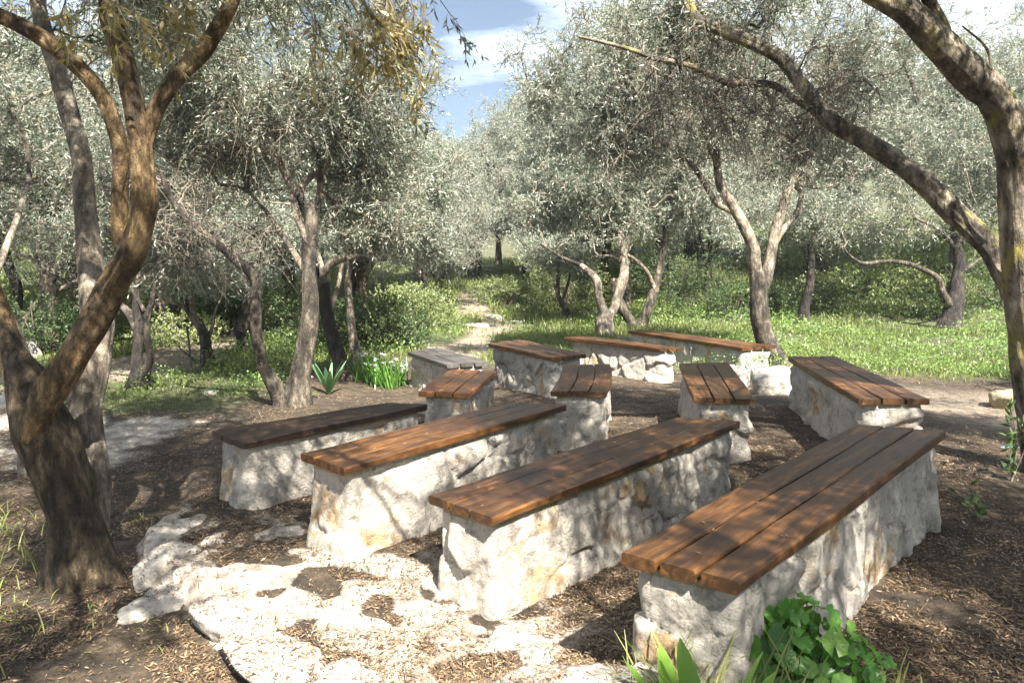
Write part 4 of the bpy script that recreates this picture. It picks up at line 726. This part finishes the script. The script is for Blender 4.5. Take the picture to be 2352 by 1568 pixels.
def round_leaf(mb, c, nrm, r, rng, rv, lobes=7):
    nrm = unit(np.array(nrm, float)); u = unit(np.cross(nrm, (.3, 1, .1))); w = np.cross(nrm, u); A = np.linspace(.25, 2*math.pi-.25, 25); rr = r*(.92+.09*np.cos(A*lobes)*.5+.02*np.cos(A*lobes*3))
    k = rng.uniform(0, 6.28); P = c+np.outer(rr*np.cos(A+k), u)+np.outer(rr*np.sin(A+k), w)+np.outer(.12*r*np.cos(A*lobes)+.15*rr, nrm); V = np.vstack([[c], P]); i = np.arange(1, 25, 2)
    mb.add(V, np.stack([np.zeros(12, int), i, i+1, i+2], -1), 0, np.full(len(V), rv))
def mallow():
    x, y = 1.0, 2.48; rng = np.random.default_rng(9); root = empty('mallow_plant', (x, y, G(x, y)), 'big green round leaved plant growing against the nearest bench', 'plant')
    for k in range(170):
        a = rng.uniform(0, 6.28); rr = rng.uniform(.02, .30)*(1 if k % 5 else 1.35); h = .40*rng.random()**.6*(1.1-rr*2.0); c = np.array([math.cos(a)*rr*.98, math.sin(a)*rr*.58, max(.03, h)])
        mb = MB(); tube(mb, [(c[0]*.15, c[1]*.15, 0), c*np.array([.6, .6, .55]), c], [.003, .0025, .002], 5, .06); st = mb.build('stem', HERB, root)
        mb = MB(); round_leaf(mb, c, (math.cos(a)*.5+rng.normal(0, .25), math.sin(a)*.5-.55+rng.normal(0, .2), .8), rng.uniform(.026, .05), rng, float(np.clip(rng.normal(.45, .25), 0, 1))); mb.build('leaf', HERB, st)
mallow()
def dock():
    x, y = .60, 2.20; rng = np.random.default_rng(12); root = empty('dock_plant', (x, y, G(x, y)), 'pale green plant with tall oval leaves at the corner of the nearest bench', 'plant')
    for (a, L, w, up, dx) in [(-2.6, .44, .10, 6, -.03), (-.3, .40, .085, 4, .05), (-2.0, .34, .08, 3, -.04), (-2.9, .30, .07, 2.4, -.07), (.2, .32, .06, 2.2, .07), (-1.4, .3, .07, 2.5, 0), (2.2, .36, .08, 4, -.08), (-3.4, .36, .07, 1.8, -.06)]:
        mb = MB(); blade_leaf(mb, (dx, 0, 0), (math.cos(a), math.sin(a), up), L, w, .25, rng, 10, rng.uniform(.85, 1), .25, lambda t: math.sin(math.pi*min(1, t**1.5*.93+.07))**.8+.05); mb.build('leaf', HERB, root)
dock()
def sprig(x, y, h, label, seed, n=26):
    rng = np.random.default_rng(seed); root = empty('leafy_sprig', (x, y, G(x, y)), label, 'plant', 'young olive shoots by the right trunk')
    for s in range(3):
        e = np.array([rng.uniform(-.22, .05), rng.uniform(-.1, .1), h*rng.uniform(.6, 1)]); mb = MB(); tube(mb, [(0, 0, 0), e*.5+[.04, 0, 0], e], [.006, .004, .002], 6, .08); mb.build('stem', BARK_PALE, root)
        mb = MB(); leaves_along(mb, np.zeros((1, 3)), unit(e[None]), np.array([np.linalg.norm(e)]), rng, n, .07, 0, 1.3, tw_r=0, droop=0, width=.34); mb.build('foliage', BUSH, root)
sprig(at(2335, 4.9), 4.85, .62, 'tall leafy olive shoot at the foot of the right trunk', 31); sprig(at(2275, 4.4), 4.35, .2, 'tiny leafy seedling in the sunny mulch right of the nearest bench', 32, 12)

# thin post, litter pieces
def post():
    x, y = at(437, 9.6), 9.6; root = empty('iron_post', (x, y, G(x, y)), 'thin dark iron post standing in the grass on the left', 'post')
    mb = MB(); tube(mb, [(0, 0, -.1), (-.01, 0, .3), (-.03, 0, .63)], [.014, .014, .013], 8, .1); mb.build('shaft', IRON, root)
    mb = MB(); tube(mb, [(-.03, 0, .60), (-.031, 0, .64)], [.019, .017], 8, .02); mb.build('cap', IRON, root)
post()
mb = MB(); tube(mb, [(-.12, 0, .01), (-.04, .01, .018), (.05, 0, .012), (.12, .01, .012)], [.012, .006, .005, .004], 6, .03)
o = mb.build('plastic_strip', BLUE); p = PX(2335, 1017, 5.75); o.location = (p[0], 5.75, G(p[0], 5.75)); tag(o, 'light blue plastic strip lying in the shade at the right edge', 'litter')
def dead_branch():
    root_p = PX(450, 885, 9.2); x, y = at(450, 10.9), 10.9; mb = MB(); tube(mb, [(0, 0, .0), (-.12, 0, .12), (-.2, 0, .18), (-.32, .02, .32)], [.016, .013, .011, .006], 6, .05); tube(mb, [(-.12, 0, .12), (-.02, 0, .05), (.15, 0, .03)], [.01, .008, .004], 5, .05)
    o = mb.build('dead_branch', BARK); o.location = (x, y, G(x, y)); tag(o, 'dead forked branch lying by the thin iron post', 'branch')
dead_branch()

# ------------------------------------------------------------------ litter, grass, ground cover (uncountable)
def inside_bench(x, y, grow=0.):
    m = np.zeros(x.shape, bool)
    for c, z in CORN.values():
        s = np.ones(x.shape, bool)
        for a, b in zip(c, np.roll(c, -1, 0)): s &= ((b[0]-a[0])*(y-a[1])-(b[1]-a[1])*(x-a[0])) > -.01
        m |= s
    return m
def litter():
    rng = np.random.default_rng(77); n = 420000; y = 1.7*(10.5/1.7)**(rng.random(n)**1.15); x = (rng.random(n)*2-1)*(.72*y+.4)
    path, grass, slabs, pale = masks(x, y); cl = vnoise(xyz(x, y)*3.1, 71)*.6+vnoise(xyz(x, y)*8, 72)*.4
    keep = (rng.random(n) < np.clip((1-slabs*.42)*(1-grass*.6)*(1-path*.6)*(1-pale*.6)*(.12+.88*sm(.36, .58, cl+.04)), 0, 1)) & ~inside_bench(x, y); x, y = x[keep], y[keep]; n = len(x); st = rng.random(n) < .006
    z = gz(x, y)+.004+rng.random(n)**2*.014; P = np.stack([x, y, z], -1)
    P[:, 2] += masks(x, y)[2]*.02
    from mathutils.bvhtree import BVHTree
    vv, qq, o_ = [], [], 0
    for ob, V, Q, rz in ROCKS[:10]:
        c_, s_ = math.cos(rz), math.sin(rz); W = np.column_stack([V[:, 0]*c_-V[:, 1]*s_, V[:, 0]*s_+V[:, 1]*c_, V[:, 2]])+np.array(ob.location); vv += W.tolist(); qq += (Q+o_).tolist(); o_ += len(V)
    tree_ = BVHTree.FromPolygons(vv, qq)
    for i in np.nonzero((x > -2.6) & (x < .9) & (y > 1.9) & (y < 4.9))[0]:
        h_ = tree_.ray_cast(Vector((P[i, 0], P[i, 1], 1.)), Vector((0, 0, -1)))
        if h_[0] is not None and h_[0].z > P[i, 2]-.02: P[i, 2] = h_[0].z+.004+.5*max(0, P[i, 2]-h_[0].z if False else 0) if rng.random() < .55 else -1
    a = rng.uniform(0, 2*math.pi, n)*.35+rng.choice([0, 0, math.pi, 1.4], n)+.5; a = np.where(rng.random(n) < .5, rng.uniform(0, 6.28, n), a); d = np.stack([np.cos(a), np.sin(a), rng.normal(0, .22, n)], -1); d = unit(d)
    L = rng.uniform(.010, .036, n)*(.7+.6*rng.random(n)**3); L = np.where(st, rng.uniform(.06, .2, n), L); s = unit(np.cross(d, np.stack([rng.normal(0, .35, n), rng.normal(0, .35, n), np.ones(n)], -1)))*(L*np.where(st, .014, rng.uniform(.08, .15, n)))[:, None]
    V = np.stack([P, P+d*(L*.45)[:, None]+s, P+d*L[:, None], P+d*(L*.5)[:, None]-s], 1); r = np.clip(rng.beta(1.7, 1.9, n)+.25*(vnoise(P*1.3, 73)-.5), 0, 1)
    mb = MB(); mb.add(V.reshape(-1, 3), quads4(n), 0, np.repeat(r, 4)); tag(mb.build('leaf_litter', LITTER, smooth=False), kind='stuff')
    mb = MB(); keys = list(CORN)                             # a few fallen leaves on the seats
    for k in keys:
        c, z = CORN[k]; m = 26; u, v = rng.uniform(.04, .94, m), rng.uniform(.03, .97, m); q = (c[0]*(1-u)[:, None]+c[1]*u[:, None])*(1-v)[:, None]+(c[3]*(1-u)[:, None]+c[2]*u[:, None])*v[:, None]
        P = np.column_stack([q, np.full(m, z+.005)]); a = rng.uniform(0, 6.28, m); d = np.stack([np.cos(a), np.sin(a), rng.normal(0, .05, m)], -1); L = rng.uniform(.012, .038, m); s = np.stack([-np.sin(a), np.cos(a), np.zeros(m)], -1)*(L*.12)[:, None]
        V = np.stack([P, P+d*(L*.45)[:, None]+s, P+d*L[:, None], P+d*(L*.5)[:, None]-s], 1); mb.add(V.reshape(-1, 3), quads4(m), 0, np.repeat(rng.uniform(.3, 1, m), 4))
    tag(mb.build('fallen_leaves', LITTER, smooth=False), kind='stuff')
litter()
def blades(x, y, h, w, rng, lean=.35):
    n = len(x); P = np.stack([x, y, gz(x, y)-.01], -1); a = rng.uniform(0, 6.28, n); side = np.stack([np.cos(a), np.sin(a), np.zeros(n)], -1)*w[:, None]*.5
    ln = rng.normal(0, lean, (n, 2))*h[:, None]; m = P+np.column_stack([ln*.3, h*.55]); t = P+np.column_stack([ln, h]); V = np.stack([P-side, P+side, m+side*.8, m-side*.8, t+side*.08, t-side*.08], 1)
    b = np.arange(n)[:, None]*6; return V.reshape(-1, 3), np.concatenate([b+[0, 1, 2, 3], b+[3, 2, 4, 5]])
def grass():
    rng = np.random.default_rng(88); n = 330000; y = 3.0*(40/3.0)**(rng.random(n)**.8); x = (rng.random(n)*2-1)*(.74*y+.6); path, gr, slabs, pale = masks(x, y)
    near = (y < 7.0) & (x > -3.0); low = vnoise(xyz(x, y)*.8, 91); keep = (rng.random(n) < gr*sm(.36, .62, low+.06)*.85) & ~near & ~inside_bench(x, y); x, y = x[keep], y[keep]; n = len(x)
    tall = vnoise(xyz(x, y)*.35, 92); h = (.028+.05*sm(.3, .8, tall)+.010*np.clip(y-8, 0, 16))*rng.uniform(.5, 1.5, n); h *= np.where((x < -1.5) & (y < 11), .7, 1); w = .004+.0009*y
    V, Q = blades(x, y, h, w*rng.uniform(.7, 1.4, n), rng); mb = MB(); mb.add(V, Q, 0, np.repeat(np.clip(rng.beta(2, 2, n)*.8+.35*(vnoise(xyz(x, y)*.5, 93)-.4), 0, 1), 6)); tag(mb.build('grass', GRASS, smooth=False), kind='stuff')
    # near tufts along the bottom edge of the picture
    mb = MB()
    for (cx, cy, r, m, hh) in [(.58, 2.24, .10, 120, .36), (.78, 2.24, .12, 130, .34), (.42, 2.3, .10, 50, .26), (1.0, 2.3, .2, 130, .28), (1.35, 2.55, .12, 50, .12), (-.15, 2.1, .12, 14, .12), (1.15, 2.45, .08, 30, .14), (.75, 2.28, .03, 14, .26), (-2.6, 3.2, .5, 200, .10), (-2.9, 3.7, .4, 260, .16), (-3.3, 4.3, .5, 220, .16), (-2.5, 2.9, .3, 120, .12), (-2.3, 4.5, .3, 60, .06), (1.6, 2.3, .3, 40, .05), (-1.55, 3.15, .2, 26, .06), (-.62, 2.45, .12, 12, .08), (-2.2, 3.3, .4, 60, .06), (-1.45, 3.45, .08, 20, .06), (2.4, 3.0, .4, 40, .04), (.98, 2.75, .08, 16, .1)]:
        for k in range(m):
            bx, by = rng.normal(cx, r*.6), rng.normal(cy, r*.45); a = rng.uniform(0, 6.28); blade_leaf(mb, (bx, by, G(bx, by)-.01), (math.cos(a), math.sin(a), rng.uniform(.8, 4)), hh*rng.uniform(.5, 1.35), .0065, rng.uniform(.5, 2.2), rng, 5, rng.uniform(.3, .9))
    tag(mb.build('grass', GRASS, smooth=False), kind='stuff')
grass()
def cover():
    rng = np.random.default_rng(99); n = 150000; y = 8*(26/8)**rng.random(n); x = (rng.random(n)*2-1)*(.74*y); path, gr, slabs, pale = masks(x, y); pt = vnoise(xyz(x, y)*.55, 95)*.6+vnoise(xyz(x, y)*1.7, 96)*.4
    pr = gr*sm(.42, .6, pt+.16*sm(2.5, 5, x)); keep = (rng.random(n) < pr) & ~inside_bench(x, y); x, y, pt = x[keep], y[keep], pt[keep]; n = len(x); h = .05+.28*sm(.45, .75, pt)
    P = np.stack([x, y, gz(x, y)+rng.random(n)**.7*h], -1); P[:, :2] += rng.normal(0, .03, (n, 2)); d = unit(rng.normal(size=(n, 3))+[0, 0, .3]); L = (.014+.0016*y)*rng.uniform(.7, 1.5, n); s = unit(np.cross(d, rng.normal(size=(n, 3))+[0, 0, 1.5]))*(L*.36)[:, None]
    V = np.stack([P, P+d*(L*.5)[:, None]+s, P+d*L[:, None], P+d*(L*.5)[:, None]-s], 1); mb = MB(); mb.add(V.reshape(-1, 3), quads4(n), 0, np.repeat(np.clip(rng.normal(.62, .25, n), 0, 1), 4)); tag(mb.build('ground_cover', leaf_mat('weed_leaf', [(0, (.05, .10, .025)), (.6, (.12, .21, .045)), (1, (.24, .33, .10))], [(0, (.08, .14, .04)), (1, (.26, .34, .14))], (.25, .38, .06), .28, .45), smooth=False), kind='stuff')
cover()

# ------------------------------------------------------------------ thin haze over the grove
def haze():
    V = []
    for z in (-1.2, 24.):
        for x, y in ((-90, -20), (90, -20), (90, 120), (-90, 120)): V.append((x, y, z))
    mb = MB(); mb.add(V, [[0, 3, 2, 1], [4, 5, 6, 7], [0, 1, 5, 4], [1, 2, 6, 5], [2, 3, 7, 6], [3, 0, 4, 7]])
    m = bpy.data.materials.new('haze_air'); m.use_nodes = True; n, l = m.node_tree.nodes, m.node_tree.links; n.remove(n['Principled BSDF'])
    v = n.new('ShaderNodeVolumePrincipled'); v.inputs['Color'].default_value = (.86, .93, 1, 1); v.inputs['Density'].default_value = .0009; v.inputs['Anisotropy'].default_value = .2
    l.new(v.outputs[0], n['Material Output'].inputs['Volume']); tag(mb.build('haze', m, smooth=False), kind='stuff')
haze()
